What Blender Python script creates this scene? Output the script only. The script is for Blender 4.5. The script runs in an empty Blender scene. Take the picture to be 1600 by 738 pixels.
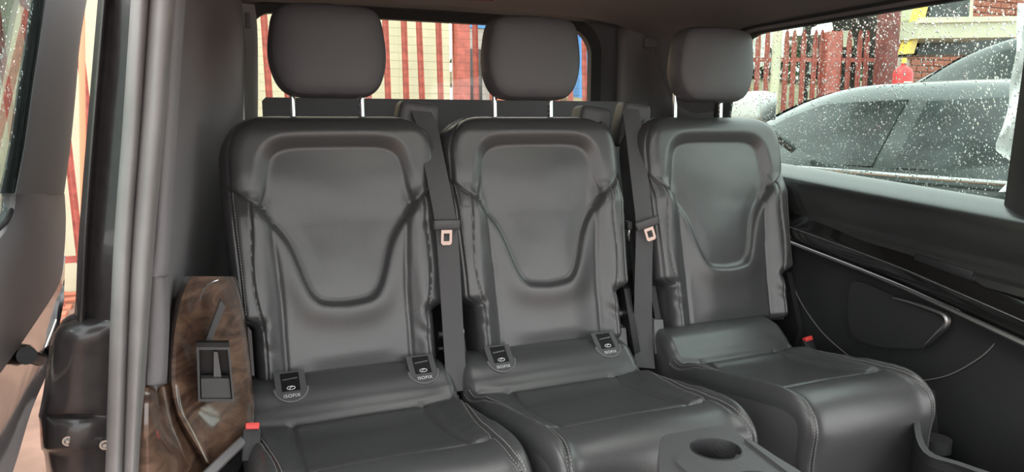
import bpy, bmesh, math, random
import numpy as np
from mathutils import Vector, Matrix
PI = math.pi
random.seed(7); rng = np.random.default_rng(7)
S = bpy.context.scene
COL = S.collection

# ------------------------------------------------------------------ camera
F_PX, YAW, PITCH = 1150.0, math.radians(22.8), math.radians(-8.9)
CAM = Vector((0, 0, 1.0))
cd = bpy.data.cameras.new('camera'); cam = bpy.data.objects.new('camera', cd); COL.objects.link(cam)
cd.sensor_width = 36; cd.lens = 36 * F_PX / 1600; cd.clip_start = 0.02; cd.clip_end = 500
cam.location = CAM; cam.rotation_euler = (PI/2 + PITCH, 0, -YAW)
S.camera = cam

# ------------------------------------------------------------------ sky, sun, exposure
w = bpy.data.worlds.new('overcast_sky'); S.world = w; w.use_nodes = True
nt = w.node_tree; bg = nt.nodes['Background']
tc = nt.nodes.new('ShaderNodeTexCoord'); sx = nt.nodes.new('ShaderNodeSeparateXYZ')
cr = nt.nodes.new('ShaderNodeValToRGB')
nt.links.new(tc.outputs['Generated'], sx.inputs[0]); nt.links.new(sx.outputs['Z'], cr.inputs[0])
cr.color_ramp.elements[0].position = 0.0; cr.color_ramp.elements[0].color = (0.80, 0.80, 0.79, 1)
cr.color_ramp.elements[1].position = 0.9; cr.color_ramp.elements[1].color = (0.95, 0.98, 1.0, 1)
nt.links.new(cr.outputs[0], bg.inputs[0]); bg.inputs[1].default_value = 1.0
sd_ = bpy.data.lights.new('veiled_sun', 'SUN'); sd_.energy = 0.5; sd_.angle = math.radians(25); sd_.color = (1, .96, .9)
so = bpy.data.objects.new('veiled_sun', sd_); COL.objects.link(so)
so.rotation_euler = Vector((-0.75, 0.1, 0.75)).to_track_quat('Z', 'Y').to_euler()
S.view_settings.view_transform = 'Standard'; S.view_settings.look = 'None'
S.view_settings.gamma = 1; S.view_settings.use_curve_mapping = False
S.view_settings.exposure = 1.92

# ------------------------------------------------------------------ helpers
cY, sY, cP, sP = math.cos(YAW), math.sin(YAW), math.cos(-PITCH), math.sin(-PITCH)
def ray(px, py):
    u = px - 800.0; v = 369.0 - py
    h = F_PX*cP + v*sP; z = v*cP - F_PX*sP
    return Vector((u*cY + h*sY, -u*sY + h*cY, z))
def at(px, py, axis, val):
    r = ray(px, py); i = 'xyz'.index(axis)
    return CAM + r * ((val - CAM[i]) / r[i])

def mat(name, col, rough=.5, metal=0., bump=0., bscale=200., bdet=2., coat=0., spec=.5, var=0., vscale=8., var2=None, emis=None, sheen=0.):
    m = bpy.data.materials.new(name); m.use_nodes = True
    n = m.node_tree; b = n.nodes['Principled BSDF']
    b.inputs['Base Color'].default_value = (*col, 1); b.inputs['Roughness'].default_value = rough
    b.inputs['Metallic'].default_value = metal; b.inputs['Specular IOR Level'].default_value = spec
    b.inputs['Coat Weight'].default_value = coat; b.inputs['Coat Roughness'].default_value = .06
    if sheen: b.inputs['Sheen Weight'].default_value = sheen; b.inputs['Sheen Roughness'].default_value = .5
    t = n.nodes.new('ShaderNodeTexCoord')
    if bump:
        no = n.nodes.new('ShaderNodeTexNoise'); no.inputs['Scale'].default_value = bscale; no.inputs['Detail'].default_value = bdet
        bp = n.nodes.new('ShaderNodeBump'); bp.inputs['Strength'].default_value = bump; bp.inputs['Distance'].default_value = .002
        n.links.new(t.outputs['Object'], no.inputs['Vector']); n.links.new(no.outputs['Fac'], bp.inputs['Height'])
        n.links.new(bp.outputs[0], b.inputs['Normal'])
    if var:
        no = n.nodes.new('ShaderNodeTexNoise'); no.inputs['Scale'].default_value = vscale; no.inputs['Detail'].default_value = 4
        r = n.nodes.new('ShaderNodeValToRGB'); c2 = var2 or tuple(c*(1-var) for c in col)
        r.color_ramp.elements[0].position = .35; r.color_ramp.elements[0].color = (*c2, 1)
        r.color_ramp.elements[1].position = .65; r.color_ramp.elements[1].color = (*col, 1)
        n.links.new(t.outputs['Object'], no.inputs['Vector']); n.links.new(no.outputs['Fac'], r.inputs[0])
        n.links.new(r.outputs[0], b.inputs['Base Color'])
    return m
def glass(name, tint, gloss=1.0, rough=0.0, ior=1.45):
    m = bpy.data.materials.new(name); m.use_nodes = True; n = m.node_tree
    n.nodes.clear(); o = n.nodes.new('ShaderNodeOutputMaterial'); mx = n.nodes.new('ShaderNodeMixShader')
    tr = n.nodes.new('ShaderNodeBsdfTransparent'); tr.inputs[0].default_value = (*tint, 1)
    gl = n.nodes.new('ShaderNodeBsdfGlossy'); gl.inputs['Roughness'].default_value = rough; gl.inputs[0].default_value = (gloss,)*3 + (1,)
    fr = n.nodes.new('ShaderNodeFresnel')          # same reflection on both faces of the thin pane
    ge = n.nodes.new('ShaderNodeNewGeometry'); mr = n.nodes.new('ShaderNodeMapRange')
    mr.inputs['To Min'].default_value = ior; mr.inputs['To Max'].default_value = 1/ior
    n.links.new(ge.outputs['Backfacing'], mr.inputs['Value']); n.links.new(mr.outputs[0], fr.inputs[0])
    n.links.new(fr.outputs[0], mx.inputs[0]); n.links.new(tr.outputs[0], mx.inputs[1]); n.links.new(gl.outputs[0], mx.inputs[2])
    n.links.new(mx.outputs[0], o.inputs[0]); return m

M = {}
M['leather'] = mat('black_leather', (.062, .062, .064), .33, bump=.18, bscale=420, bdet=4, spec=.8)
M['leather_side'] = mat('grained_leather', (.105, .103, .109), .48, bump=.35, bscale=300, bdet=4, spec=.5)
M['thread'] = mat('grey_thread', (.30, .29, .28), .7)
M['seamdark'] = mat('dark_piping', (.02, .02, .022), .45)
M['plastic'] = mat('black_plastic', (.075, .075, .077), .42, bump=.3, bscale=500)
M['plastic_dark'] = mat('matt_black_plastic', (.018, .018, .02), .5, bump=.25, bscale=300)
M['plastic_grey'] = mat('grey_plastic', (.22, .21, .215), .55, bump=.25, bscale=350)
M['belt_anchor'] = mat('mid_grey_plastic', (.14, .14, .14), .45)
M['headliner'] = mat('charcoal_headliner', (.13, .125, .13), .9, bump=.3, bscale=700, sheen=.15)
M['trim'] = mat('charcoal_trim', (.24, .232, .242), .75, bump=.25, bscale=500)
M['trim_right'] = mat('black_side_trim', (.028, .029, .03), .42, bump=.2, bscale=500)
M['trim_soft'] = mat('soft_black_sill', (.022, .023, .023), .24, spec=.9)
M['beige'] = mat('grey_beige_pillar_trim', (.34, .33, .31), .7, bump=.1, bscale=400)
M['pillar'] = mat('grey_pillar_trim', (.17, .165, .165), .6, bump=.1, bscale=400)
M['rubber'] = mat('grey_door_rubber', (.27, .26, .255), .6, bump=.2, bscale=60, var=.15, vscale=12)
M['rubber_black'] = mat('black_rubber', (.02, .02, .02), .6)
M['gloss'] = mat('black_paint', (.02, .018, .019), .16, coat=.8, bump=.02, bscale=40)
M['piano'] = mat('gloss_black_lacquer', (.008, .008, .008), .12, coat=1)
M['dusty'] = mat('dusty_black_paint', (.035, .03, .03), .35, coat=.3, var=.3, vscale=60)
M['chrome'] = mat('chrome', (.75, .75, .75), .16, metal=1)
M['satin'] = mat('satin_silver', (.55, .55, .55), .32, metal=1)
M['steel'] = mat('zinc_steel', (.5, .5, .48), .35, metal=1)
M['webbing'] = mat('black_webbing', (.09, .088, .092), .75, bump=.6, bscale=900, sheen=.1)
M['red'] = mat('red_button_plastic', (.75, .06, .05), .4)
M['white_print'] = mat('white_print', (.75, .75, .75), .5)
M['carpet'] = mat('dark_carpet', (.03, .03, .032), .95, bump=1, bscale=500)
M['smoke'] = mat('dark_recess_plastic', (.006, .006, .007), .35)
M['glass'] = glass('clear_glass', (.86, .94, .90))
M['glass_rear'] = glass('rear_glass', (.97, .97, .93), ior=1.3)
M['glass_door'] = glass('green_door_glass', (.55, .62, .60))
M['wire'] = mat('heater_wire', (.35, .30, .2), .5)
M['drop'] = mat('water_drop', (1, 1, 1), .0)
_b = M['drop'].node_tree.nodes['Principled BSDF']; _b.inputs['Transmission Weight'].default_value = 1; _b.inputs['IOR'].default_value = 1.33
M['palisade'] = mat('red_oxide_paint', (.46, .12, .09), .55, var=.35, vscale=20, bump=.2, bscale=30)
M['cream_wall'] = mat('cream_wall_sheet', (.74, .80, .58), .7, var=.1, vscale=4)
M['white_wall'] = mat('white_wall', (.80, .82, .80), .7)
M['blue'] = mat('blue_sheet', (.06, .27, .66), .5)
M['rubble'] = mat('rubble_brick', (.55, .30, .18), .9, var=.5, vscale=12, bump=1, bscale=20)
M['brick'] = mat('red_brick', (.42, .15, .10), .85, var=.35, vscale=30)
M['mortar'] = mat('mortar', (.45, .38, .33), .9)
M['ground'] = mat('dusty_ground', (.30, .18, .13), .9, var=.4, vscale=3, bump=.5, bscale=20)
M['paver'] = mat('red_paver', (.62, .22, .13), .8, var=.3, vscale=15, bump=.3, bscale=60)
M['white_car'] = mat('white_car_paint', (.75, .77, .75), .2, coat=.7)
M['black_car'] = mat('wet_black_car_paint', (.03, .038, .036), .22, coat=.6, bump=.12, bscale=25)
M['car_glass'] = mat('dark_car_glass', (.02, .028, .027), .12, var=.8, vscale=9, bump=.1, bscale=8, spec=.6)
M['tyre'] = mat('tyre_rubber', (.02, .02, .02), .8)
M['yellow'] = mat('yellow_paint', (.75, .55, .10), .4, coat=.3)
M['cream_paint'] = mat('cream_truck_paint', (.62, .60, .42), .4, coat=.3, var=.15, vscale=5)
M['trunk'] = mat('bark', (.035, .03, .026), .9, var=.5, vscale=15, bump=1, bscale=20)
M['foliage'] = mat('leaf_green', (.05, .09, .03), .7)
M['gas_red'] = mat('gas_bottle_red', (.65, .05, .05), .35)
M['plastic_wrap'] = mat('white_plastic_wrap', (.85, .85, .85), .35, bump=1, bscale=18)
M['grass'] = mat('dry_grass', (.22, .19, .09), .9, var=.5, vscale=6, bump=1, bscale=30)
M['post_red'] = mat('dark_red_brown_paint', (.20, .05, .04), .6, var=.4, vscale=8)
M['orange'] = mat('faded_orange_paint', (.85, .30, .16), .6)

def wood():
    m = mat('walnut_burl_gloss', (.10, .05, .032), .2, coat=1); n = m.node_tree; b = n.nodes['Principled BSDF']
    t = n.nodes.new('ShaderNodeTexCoord'); mp = n.nodes.new('ShaderNodeMapping'); mp.inputs['Scale'].default_value = (5, 5, 16)
    mp.inputs['Rotation'].default_value = (.3, .5, .2)
    no = n.nodes.new('ShaderNodeTexNoise'); no.inputs['Scale'].default_value = 1.5; no.inputs['Detail'].default_value = 5; no.inputs['Distortion'].default_value = 1.8
    r = n.nodes.new('ShaderNodeValToRGB'); e = r.color_ramp.elements
    e[0].position = .32; e[0].color = (.06, .036, .027, 1); e[1].position = .68; e[1].color = (.21, .125, .085, 1)
    x = e.new(.5); x.color = (.12, .07, .048, 1)
    n.links.new(t.outputs['Object'], mp.inputs[0]); n.links.new(mp.outputs[0], no.inputs['Vector']); n.links.new(no.outputs['Fac'], r.inputs[0]); n.links.new(r.outputs[0], b.inputs['Base Color'])
    return m
M['wood'] = wood()

def tag(o, label=None, cat=None, group=None, kind=None):
    if label: o['label'] = label
    if cat: o['category'] = cat
    if group: o['group'] = group
    if kind: o['kind'] = kind
    return o
def empty(name, loc=(0, 0, 0)):
    o = bpy.data.objects.new(name, None); o.location = loc; o.empty_display_size = .05; COL.objects.link(o); return o
def link(name, me, m=None, parent=None, mw=None, smooth=True):
    """mesh given in world coordinates (or with matrix mw); parent keeps world placement"""
    o = bpy.data.objects.new(name, me); COL.objects.link(o)
    if m and not me.materials: me.materials.append(M[m] if isinstance(m, str) else m)
    if smooth:
        me.polygons.foreach_set('use_smooth', [True]*len(me.polygons))
        try: me.set_sharp_from_angle(angle=math.radians(40))
        except Exception: pass
    W = mw if mw is not None else Matrix.Identity(4)
    if parent is not None:
        o.parent = parent; o.matrix_parent_inverse = Matrix.Identity(4)
        o.matrix_basis = wm(parent).inverted() @ W
    else: o.matrix_basis = W
    return o
def wm(o):
    m = o.matrix_basis.copy()
    while o.parent: o = o.parent; m = o.matrix_basis @ m
    return m
def raw(verts, faces):
    me = bpy.data.meshes.new('m'); me.from_pydata([tuple(v) for v in verts], [], faces); me.update(); return me
def from_bm(bm):
    bmesh.ops.recalc_face_normals(bm, faces=bm.faces); me = bpy.data.meshes.new('m'); bm.to_mesh(me); bm.free(); return me
def bevel(bm, r, seg=2, ang=30):
    ed = [e for e in bm.edges if len(e.link_faces) == 2 and e.calc_face_angle(0) > math.radians(ang)]
    if ed and r > 0: bmesh.ops.bevel(bm, geom=ed, offset=r, segments=seg, profile=.5, affect='EDGES', clamp_overlap=True)
def box_bm(c, s, rot=None, r=0., seg=2):
    bm = bmesh.new(); bmesh.ops.create_cube(bm, size=1); bmesh.ops.scale(bm, vec=s, verts=bm.verts); bevel(bm, r, seg)
    mt = Matrix.Translation(c) @ (rot.to_4x4() if rot is not None else Matrix.Identity(4)); bmesh.ops.transform(bm, matrix=mt, verts=bm.verts); return bm
def box(name, c, s, m, parent=None, rot=None, r=0., seg=2): return link(name, from_bm(box_bm(c, s, rot, r, seg)), m, parent)
def cyl_bm(p, q, r1, r2=None, n=20, caps=True):
    p, q = Vector(p), Vector(q); bm = bmesh.new(); d = q - p
    bmesh.ops.create_cone(bm, cap_ends=caps, segments=n, radius1=r1, radius2=r1 if r2 is None else r2, depth=d.length)
    bmesh.ops.transform(bm, matrix=Matrix.Translation((p+q)/2) @ d.to_track_quat('Z', 'Y').to_matrix().to_4x4(), verts=bm.verts); return bm
def cyl(name, p, q, r, m, parent=None, r2=None, n=20): return link(name, from_bm(cyl_bm(p, q, r, r2, n)), m, parent)
def merge(bms):
    out = bmesh.new()
    for b in bms:
        me = bpy.data.meshes.new('t'); b.to_mesh(me); b.free(); out.from_mesh(me); bpy.data.meshes.remove(me)
    return out
def tube_bm(pts, r, n=8, closed=False, flat=None):
    """sweep a circle (or flat=(w,t) rectangle-like ellipse, with up vector) along pts"""
    P = [Vector(p) for p in pts]; N = len(P); vs = []; up = None
    for i in range(N):
        a = P[(i-1) % N] if (closed or i > 0) else P[0]; b = P[(i+1) % N] if (closed or i < N-1) else P[-1]
        d = (b-a).normalized()
        if up is None: up = Vector((0, 0, 1)) if abs(d.z) < .9 else Vector((1, 0, 0))
        s = d.cross(up).normalized(); up = s.cross(d).normalized()
        rr = r[i] if isinstance(r, (list, tuple)) else r
        for k in range(n):
            an = 2*PI*k/n; vs.append(P[i] + s*math.cos(an)*rr + up*math.sin(an)*rr)
    fs = []
    for i in range(N if closed else N-1):
        for k in range(n):
            j = (i+1) % N; fs.append((i*n+k, i*n+(k+1) % n, j*n+(k+1) % n, j*n+k))
    if not closed: fs += [tuple(range(n))[::-1], tuple((N-1)*n+k for k in range(n))]
    bm = bmesh.new(); V = [bm.verts.new(v) for v in vs]
    for f in fs: bm.faces.new([V[i] for i in f])
    return bm
def tube(name, pts, r, m, parent=None, n=8, closed=False): return link(name, from_bm(tube_bm(pts, r, n, closed)), m, parent)
def smooth_pts(pts, n=8, closed=False):
    P = [Vector(p) for p in pts]; out = []; N = len(P)
    for i in range(N if closed else N-1):
        p0 = P[i-1] if (i > 0 or closed) else P[0]; p1 = P[i]; p2 = P[(i+1) % N]; p3 = P[(i+2) % N] if (i+2 < N or closed) else P[-1]
        for k in range(n):
            t = k/n; out.append(.5*((2*p1) + (-p0+p2)*t + (2*p0-5*p1+4*p2-p3)*t*t + (-p0+3*p1-3*p2+p3)*t**3))
    if not closed: out.append(P[-1])
    return out
def slab(name, pts, off, m, parent=None, r=0., seg=2):
    """planar-ish outline pts (3D) extruded by vector off"""
    bm = bmesh.new(); off = Vector(off); A = [bm.verts.new(Vector(p)) for p in pts]; B = [bm.verts.new(Vector(p)+off) for p in pts]; n = len(pts)
    bm.faces.new(A); bm.faces.new(B[::-1])
    for i in range(n): bm.faces.new((A[i], A[(i+1) % n], B[(i+1) % n], B[i]))
    bevel(bm, r, seg)
    return link(name, from_bm(bm), m, parent)
def sheet(name, rows, m, parent=None, off=None, smooth_n=0):
    """grid surface from rows of points; off = thickness vector"""
    if smooth_n:
        rows = [smooth_pts(r, smooth_n) for r in rows]; cols = [smooth_pts(c, smooth_n) for c in zip(*rows)]; rows = list(zip(*cols))
    nr, nc = len(rows), len(rows[0]); vs = [Vector(p) for r in rows for p in r]; fs = []
    for i in range(nr-1):
        for j in range(nc-1): fs.append((i*nc+j, i*nc+j+1, (i+1)*nc+j+1, (i+1)*nc+j))
    if off is not None:
        off = Vector(off); n0 = len(vs); vs += [v+off for v in vs]; fs += [tuple(n0+i for i in f[::-1]) for f in fs]
        rim = [j for j in range(nc)] + [i*nc+nc-1 for i in range(1, nr)] + [(nr-1)*nc+j for j in range(nc-2, -1, -1)] + [i*nc for i in range(nr-2, 0, -1)]
        for a, b in zip(rim, rim[1:]+rim[:1]): fs.append((b, a, a+n0, b+n0))
    bm = bmesh.new(); V = [bm.verts.new(v) for v in vs]
    for f in fs: bm.faces.new([V[i] for i in f])
    return link(name, from_bm(bm), m, parent)
def ring(name, inner, outer, off, m, parent=None):
    n = len(inner); off = Vector(off); bm = bmesh.new()
    a = [bm.verts.new(Vector(p)) for p in inner]; b = [bm.verts.new(Vector(p)) for p in outer]
    c = [bm.verts.new(Vector(p)+off) for p in inner]; d = [bm.verts.new(Vector(p)+off) for p in outer]
    for i in range(n):
        j = (i+1) % n
        for q in ((a[i], a[j], b[j], b[i]), (c[j], c[i], d[i], d[j]), (a[j], a[i], c[i], c[j]), (b[i], b[j], d[j], d[i])): bm.faces.new(q)
    return link(name, from_bm(bm), m, parent)
def rrect(x0, x1, z0, z1, r, n=6):
    """rounded rectangle outline, r may be 4 radii (bl, br, tr, tl); 4*(n+1) points, ccw"""
    r = r if isinstance(r, (list, tuple)) else (r,)*4; out = []
    for (cx, cz, a0, rr) in ((x0+r[0], z0+r[0], PI, r[0]), (x1-r[1], z0+r[1], 1.5*PI, r[1]), (x1-r[2], z1-r[2], 0, r[2]), (x0+r[3], z1-r[3], .5*PI, r[3])):
        for k in range(n+1):
            a = a0 + k/n*PI/2; out.append((cx+rr*math.cos(a), cz+rr*math.sin(a)))
    return out
def sst(x, a, b):
    t = np.clip((x-a)/(b-a), 0, 1); return t*t*(3-2*t)
def seg_dist(X, Z, poly, closed=False):
    P = np.array(poly, float); n = len(P); D = np.full(X.shape, 1e9)
    for i in range(n if closed else n-1):
        a, b = P[i], P[(i+1) % n]; d = b-a; L = (d**2).sum()+1e-12
        t = np.clip(((X-a[0])*d[0]+(Z-a[1])*d[1])/L, 0, 1)
        D = np.minimum(D, np.hypot(X-a[0]-t*d[0], Z-a[1]-t*d[1]))
    return D
def inside(X, Z, poly):
    P = np.array(poly, float); n = len(P); c = np.zeros(X.shape, bool); j = n-1
    for i in range(n):
        xi, zi = P[i]; xj, zj = P[j]
        with np.errstate(divide='ignore', invalid='ignore'):
            cond = ((zi > Z) != (zj > Z)) & (X < (xj-xi)*(Z-zi)/(zj-zi+1e-15)+xi)
        c ^= cond; j = i
    return c
def sm2(pts, n=8, closed=False): return [(p.x, p.y) for p in smooth_pts([(a, b, 0) for a, b in pts], n, closed)]
def wnoise(X, Z, seed, sc, oct=3):
    r = np.random.default_rng(seed); o = np.zeros(X.shape)
    for k in range(oct):
        for q in range(5):
            a = r.uniform(0, 2*PI); f = sc*(1.9**k)*r.uniform(.7, 1.3); o += np.sin((X*math.cos(a)+Z*math.sin(a))*f+r.uniform(0, 6.28))/(1.9**k)
    return o/6

# ================================================================== THE VAN SHELL
# floor
o = box('floor', (.78, .9, -.02), (1.8, 3.6, .04), 'carpet'); tag(o, 'dark carpeted van floor under the three rear seats', 'floor', kind='structure')
# headliner, curved down towards both sides and rear
rows = []
for y, dz in ((-.45, 0), (.4, 0), (1.2, .0), (1.9, -.005), (2.2, -.012), (2.34, -.035)):
    rows.append([(-.10, y, 1.24+dz), (-.045, y, 1.30+dz), (.06, y, 1.355+dz), (.3, y, 1.39+dz), (.78, y, 1.40+dz), (1.25, y, 1.388+dz), (1.45, y, 1.355+dz), (1.53, y, 1.31+dz), (1.56, y, 1.262+dz)])
o = sheet('ceiling', rows, 'headliner', off=(0, 0, .05), smooth_n=4); tag(o, 'charcoal fabric roof lining curving down to the side windows', 'ceiling', kind='structure')
RW = (.34, 1.24, .62, 1.16)                                      # unseen roof opening, added to light the seats from above: x0, x1, y0, y1
bm = bmesh.new(); bm.from_mesh(o.data)
for co, no in (((RW[0], 0, 0), (1, 0, 0)), ((RW[1], 0, 0), (1, 0, 0)), ((0, RW[2], 0), (0, 1, 0)), ((0, RW[3], 0), (0, 1, 0))):
    bmesh.ops.bisect_plane(bm, geom=bm.verts[:]+bm.edges[:]+bm.faces[:], plane_co=co, plane_no=no)
bmesh.ops.delete(bm, geom=[f for f in bm.faces if RW[0] < f.calc_center_median().x < RW[1] and RW[2] < f.calc_center_median().y < RW[3]], context='FACES')
bm.to_mesh(o.data); bm.free()
rw = empty('added_roof_glass', (.79, .89, 1.40)); tag(rw, 'unseen glass roof panel added in the dark roof lining to light the seats', 'window', kind='structure')
ring('frame', [(x, y, 1.385) for x, y in rrect(RW[0], RW[1], RW[2], RW[3], .03)], [(x, y, 1.385) for x, y in rrect(RW[0]-.03, RW[1]+.03, RW[2]-.03, RW[3]+.03, .04)], (0, 0, .06), 'rubber_black', rw)
slab('pane', [(x, y, 1.44) for x, y in rrect(RW[0], RW[1], RW[2], RW[3], .03)], (0, 0, .004), 'glass_rear', rw)

# ---- rear: tailgate window frame
WX0, WX1, WZ0, WZ1 = .165, 1.33, .93, 1.325
YR = 2.42
inn = rrect(WX0, WX1, WZ0, WZ1, (.04, .05, .09, .06), 8)
mid = rrect(WX0-.03, WX1+.035, WZ0-.03, WZ1+.03, (.05, .06, .11, .08), 8)
out = rrect(-.02, 1.60, .0, 1.40, .02, 8)
o = ring('wall_rear', [(x, YR+.005, z) for x, z in mid], [(x, YR-.02, z) for x, z in out], (0, .06, 0), 'headliner')
tag(o, 'charcoal tailgate lining around the rear window', 'wall', kind='structure')
wr = empty('window_2', (.75, YR, WZ0)); tag(wr, 'rear tailgate window with thin heating wires', 'window', kind='structure')
ring('frame', [(x, YR, z) for x, z in inn], [(x, YR-.012, z) for x, z in mid], (0, .03, 0), 'rubber_black', wr)
slab('pane', [(x, YR+.018, z) for x, z in inn], (0, .004, 0), 'glass_rear', wr)
wm_me = from_bm(cyl_bm((WX0+.005, 0, 0), (WX1-.005, 0, 0), .0004, n=5))
for k in range(15):
    link('heating_wire', wm_me, 'wire', wr, Matrix.Translation((0, YR+.016, WZ0+.03+k*.0262)))

# upright board behind the seats
pl, pr = at(410, 152, 'y', 2.30), at(985, 159, 'y', 2.30)
o = slab('luggage_board', [(pl.x, 2.30, .45), (1.50, 2.30, .45), (1.50, 2.30, pr.z), (pl.x+.01, 2.30, pl.z), (pl.x, 2.30, pl.z-.01)], (0, .025, 0), 'trim', r=.004)
tag(o, 'upright charcoal luggage board behind the seats, below the rear window', 'board')

# ---- left rear quarter trim (upper), running back to the D-pillar
def cap(rowpts): return rowpts
Lrows = [[(-.035, 1.22, 1.34), (-.012, 1.45, 1.37), (.03, 1.8, 1.38), (.085, 2.1, 1.375), (.135, 2.33, 1.36)],
         [(-.055, 1.22, 1.20), (-.028, 1.45, 1.22), (.015, 1.8, 1.22), (.08, 2.1, 1.22), (.135, 2.33, 1.22)],
         [(-.06, 1.22, 1.0), (-.035, 1.45, 1.0), (.0, 1.8, 1.0), (.06, 2.1, 1.0), (.12, 2.33, 1.0)],
         [(-.07, 1.22, .80), (-.05, 1.45, .80), (-.02, 1.8, .80), (.04, 2.1, .80), (.10, 2.33, .80)],
         [(-.085, 1.22, .60), (-.07, 1.45, .60), (-.045, 1.8, .60), (.03, 2.1, .60), (.10, 2.33, .60)],
         [(-.10, 1.22, .0), (-.09, 1.45, .0), (-.07, 1.8, .0), (.03, 2.1, .0), (.10, 2.33, .0)]]
o = sheet('wall_left', Lrows, 'trim', off=(-.02, 0, 0), smooth_n=5); tag(o, 'smooth charcoal side lining left of the left seat', 'wall', kind='structure')
# left D-pillar, pale strip
pts = []
rows = []
for z, xa, xb in ((1.335, .135, .168), (1.27, .135, .172), (1.15, .132, .168), (1.0, .126, .160), (.88, .118, .152), (.6, .11, .15)):
    rows.append([(xa-.012, 2.345, z), (xa, 2.33, z), (xb, 2.345, z), (xb+.003, 2.375, z)])
t1 = sheet('trim_1', rows, 'beige', off=(-.004, .02, 0), smooth_n=3); tag(t1, 'narrow pale beige pillar cover left of the rear window', 'trim', kind='structure')
cl = at(396, 32, 'y', 2.325)
link('cap', from_bm(box_bm((.148, 2.331, cl.z), (.014, .006, .045), r=.002)), 'pillar', t1)

# ---- right D pillar trim
rows = []
for z, d in ((1.345, -.02), (1.28, -.01), (1.1, 0), (.95, .0), (.8, .0), (.4, .0), (0, .0)):
    rows.append([(1.425, 2.40, z), (1.435, 2.36, z), (1.47, 2.335, z), (1.56+d, 2.30, z), (1.60+d, 2.18, z), (1.61+d, 2.06, z)])
t2 = sheet('trim_2', rows, 'pillar', off=(.03, .01, 0), smooth_n=4); tag(t2, 'grey rear pillar cover between the rear window and the right seat', 'trim', kind='structure')
hk = at(1022, 67, 'y', 2.31)
link('hook_cap', from_bm(box_bm((hk.x-.01, 2.305, hk.z), (.06, .01, .035), Matrix.Rotation(math.radians(-20), 3, 'Z'), r=.006)), 'pillar', t2)
# header bar over rear window
rows = [[(.10, 2.30, 1.372), (.78, 2.30, 1.385), (1.45, 2.30, 1.365)], [(.10, 2.36, 1.365), (.78, 2.36, 1.375), (1.45, 2.36, 1.36)], [(.10, 2.405, 1.352), (.78, 2.405, 1.36), (1.45, 2.405, 1.345)]]
o = sheet('trim_3', rows, 'pillar', off=(0, .01, .02), smooth_n=3); tag(o, 'dark header strip above the rear window', 'trim', kind='structure')

# ---- right wall with side window (leans inwards towards the roof)
def rx(z): return 1.655 - max(0, z-.85)*.24      # tumblehome
def zb(y): return .815 + (y-1.09)*.065            # belt line rises to the rear
rin = []
def wpt(y, z): return (rx(z), y, z)
cor = [(1.082, .797), (2.10, .872), (1.93, 1.262), (1.00, 1.268)]
def round_poly(P, rs, n=7):
    out = []; N = len(P)
    for i in range(N):
        p = Vector(P[i]); a = (Vector(P[i-1])-p).normalized(); b = (Vector(P[(i+1) % N])-p).normalized(); r = rs[i]
        p1, p2 = p+a*r, p+b*r
        for k in range(n+1):
            t = k/n; out.append(tuple((1-t)**2*p1+2*t*(1-t)*p+t*t*p2))
    return out
wi = round_poly(cor, (.05, .10, .12, .03))
wo = round_poly([(1.062, .778), (2.125, .852), (1.95, 1.28), (.98, 1.288)], (.06, .11, .13, .04))
wfar = round_poly([(.80, .77), (2.35, .85), (2.33, 1.40), (.80, 1.40)], (.01, .01, .01, .01))
def w3(p, dx=0): return (rx(p[1])+dx, p[0], p[1])
o = ring('wall_right', [w3(p, .0) for p in wo], [w3(p, -.03) for p in wfar], (.05, 0, 0), 'headliner'); tag(o, 'dark lining around the right side window', 'wall', kind='structure')
win = empty('window_1', w3((1.6, .83))); tag(win, 'large rain-spotted right side window', 'window', kind='structure')
ring('frame', [w3(p, .02) for p in wi], [w3(p, -.012) for p in wo], (.025, 0, 0), 'rubber_black', win)
slab('pane', [w3(p, .03) for p in wi], (.004, 0, 0), 'glass', win)
tube('bead', [w3(p, .004) for p in wi], .0045, 'plastic_dark', win, n=8, closed=True)
# forward roof lining side, front door pillar on the right
rows = [[(rx(z)-.04+dx, y, z) for dx, y in ((.03, 1.085-max(0, z-.82)*.19), (0, 1.03-max(0, z-.82)*.19), (-.01, .95-max(0, z-.82)*.12), (.02, .78))] for z in (1.40, 1.2, 1.0, .85, .6, .2, 0)]
o = sheet('trim_4', rows, 'trim_right', off=(.05, 0, 0), smooth_n=3); tag(o, 'black pillar lining at the front end of the right side window', 'trim', kind='structure')

def drops(name, n, sampler, m, parent, rmin=.0008, rmax=.0035, nrm=(-1, 0, 0)):
    base = []; fb = []
    N = 6
    vs = []; fs = []
    nv = Vector(nrm).normalized(); s = nv.cross(Vector((0, 0, 1))).normalized(); u = s.cross(nv)
    for i in range(n):
        c = Vector(sampler()); r = rmin + (rmax-rmin)*random.random()**3; k0 = len(vs); el = random.uniform(1, 1.5)
        for ring_r, h in ((1, 0), (.7, .45)):
            for k in range(N):
                a = 2*PI*k/N; vs.append(c + s*math.cos(a)*r*ring_r + u*math.sin(a)*r*ring_r*el + nv*h*r)
        vs.append(c+nv*.6*r)
        for k in range(N):
            j = (k+1) % N; fs.append((k0+k, k0+j, k0+N+j, k0+N+k)); fs.append((k0+N+k, k0+N+j, k0+2*N))
    o = link(name, raw(vs, fs), m, parent); tag(o, kind='stuff'); return o
WIP = [(p[0], p[1]) for p in wi]
def samp_right():
    while True:
        y, z = random.uniform(1.0, 2.1), random.uniform(.80, 1.268)
        if inside(np.array([y]), np.array([z]), WIP)[0]: return (rx(z)+.0345, y, z)
drops('rain_drops', 8500, samp_right, 'drop', win, nrm=(1, 0, .1), rmin=.0007, rmax=.0028)

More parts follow.
